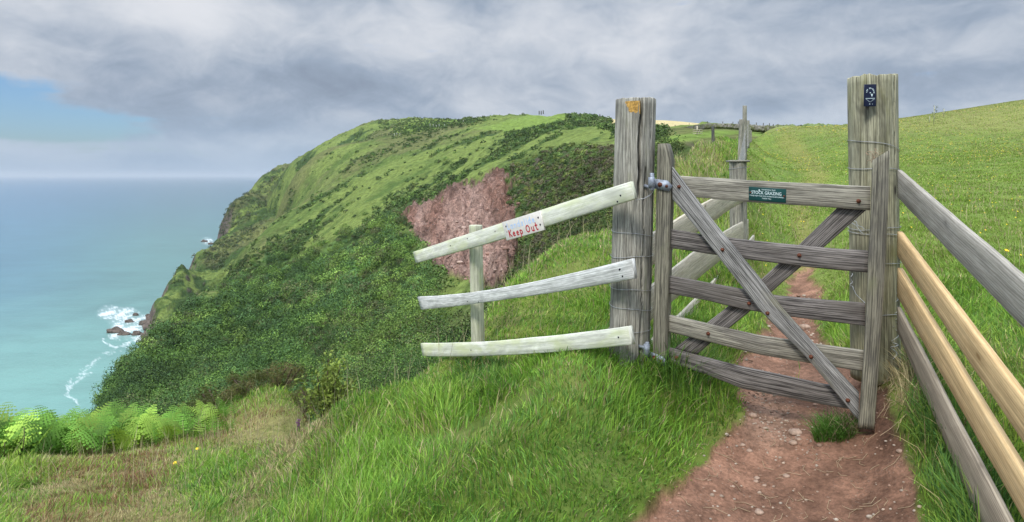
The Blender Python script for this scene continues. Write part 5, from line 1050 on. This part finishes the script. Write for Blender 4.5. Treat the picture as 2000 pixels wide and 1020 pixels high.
r = rng.uniform(.0022, .0075, len(px))*(1+1.1*(rng.uniform(0, 1, len(px)) > .93))*np.maximum(1, d/4); V, fs, C = stones(px, d, r, 'g'); tag(mk('gravel', V, fs, M['grav'], col=C), 'loose gravel strewn over the red earth path', 'gravel', kind='stuff')
SL = [(1553, 846, .034, 'largest pale stone on the path below the gate'), (1549, 866, .020, 'rounded stone just below the largest pale stone'), (1560, 858, .014, 'small stone tucked against the right of the largest pale stone'), (1464, 883, .015, 'stone in the left half of the path, right of the grass edge'),
      (1478, 933, .013, 'upper of two stones close together in mid path'), (1477, 941, .011, 'lower of two stones close together in mid path'), (1536, 932, .016, 'egg-shaped pale stone near the middle of the path'), (1483, 1003, .017, 'angular stone near the bottom edge of the photo'),
      (1522, 742, .030, 'flat pinkish stone on the path behind the gate bars'), (1571, 640, .045, 'flat reddish stone on the narrow path beyond the gate'), (1470, 812, .022, 'half-buried stone where the grass tuft meets the path'), (1493, 950, .010, 'small stone right of the pair in mid path'), (1451, 868, .012, 'small stone at the edge of the grass'), (1758, 884, .014, 'pale stone at the right side of the path below the yellow boards')]
for x_, y__, r_, lab in SL:
    ys = np.linspace(2.1, 6.5, 400); zz = near_h(np.full(400, float(x_)), ys)[0]; k = np.argmin(np.abs(HZ-zz/ys*F-y__)); V, fs, C = stones(np.array([float(x_)]), np.array([ys[k]]), np.array([r_]), 's', 1)
    o = mk('stone', V, fs, M['stone'], origin=V.mean(0)); tag(o, lab, 'stone', 'loose stones on the path')
# grass tuft in the path under the slam stile
n = 900; a = rng.uniform(0, 6.283, n); rr = rng.uniform(0, 1, n)**.6*.09; cx_ = P(1632, 822, 2.86); x = cx_[0]+np.cos(a)*rr*1.1; d = cx_[1]+np.sin(a)*rr*.7; px = x/d*F+1000; z = near_h(px, d)[0]
stw = (rng.uniform(0, 1, n) < .08+.6*(x > cx_[0]+.035)); cl = np.where(stw[:, None], np.array([.40, .31, .20]), np.array([.10, .22, .035]))*rng.uniform(.6, 1.25, (n, 1))
o = blades('grass_tuft', px, d, rng.uniform(.06, .16, n), np.full(n, .0032), cl, rng.uniform(.3, .95, n), .6, '', '', z0=z); del o['kind']; tag(o, 'isolated half-dead grass tuft on the path under the gate corner', 'tuft')
# dead straw and roots lying on the bank and path
ch = []
for k in range(150):
    if k < 90: px_, py_ = 1735+rng.normal(0, 22), 735+rng.normal(0, 40)
    else: px_, py_ = rng.uniform(1330, 1780), rng.uniform(850, 1015)
    ys = np.linspace(2.1, 3.6, 120); zz = near_raw(np.full(120, px_), ys); j = np.argmin(np.abs(HZ-zz/ys*F-py_)); dd = ys[j]; a = rng.uniform(0, 6.283); L_ = rng.uniform(.03, .10); p = []
    for u in (-.5, 0, .5):
        X_ = (px_-1000)/F*dd+math.cos(a+u*.8)*L_*u; D_ = dd+math.sin(a+u*.8)*L_*u; p.append([X_, D_, near_h(np.array([X_/D_*F+1000]), np.array([D_]))[0][0]+.004+(.02*rng.uniform() if k < 90 else 0)])
    ch.append(p)
tag(multi_tube('dead_straw', ch, .0011, simple('dry_straw', G(.42, .32, .20), .9), None, 3), 'dead straw and roots scattered on the bare earth', 'straw', kind='stuff')

# ------------------------------------------------------------------ sea haze
Vh, qh = boxpts((0, 0, 0), (190000, 0, 0), (0, 190000, 0), (0, 0, 1)); Vh[:, 2] = np.where(Vh[:, 2] < 0, SEA-1.5, 150.)
m, t_, o_ = newmat('sea_haze'); v_ = t_.node('ShaderNodeVolumePrincipled'); v_.inputs['Color'].default_value = (.80, .88, .96, 1); v_.inputs['Density'].default_value = .000045; v_.inputs['Anisotropy'].default_value = .2; t_.l.new(v_.outputs[0], o_.inputs['Volume'])
tag(mk('haze', Vh, qh, m), 'thin sea haze', 'haze', kind='stuff')
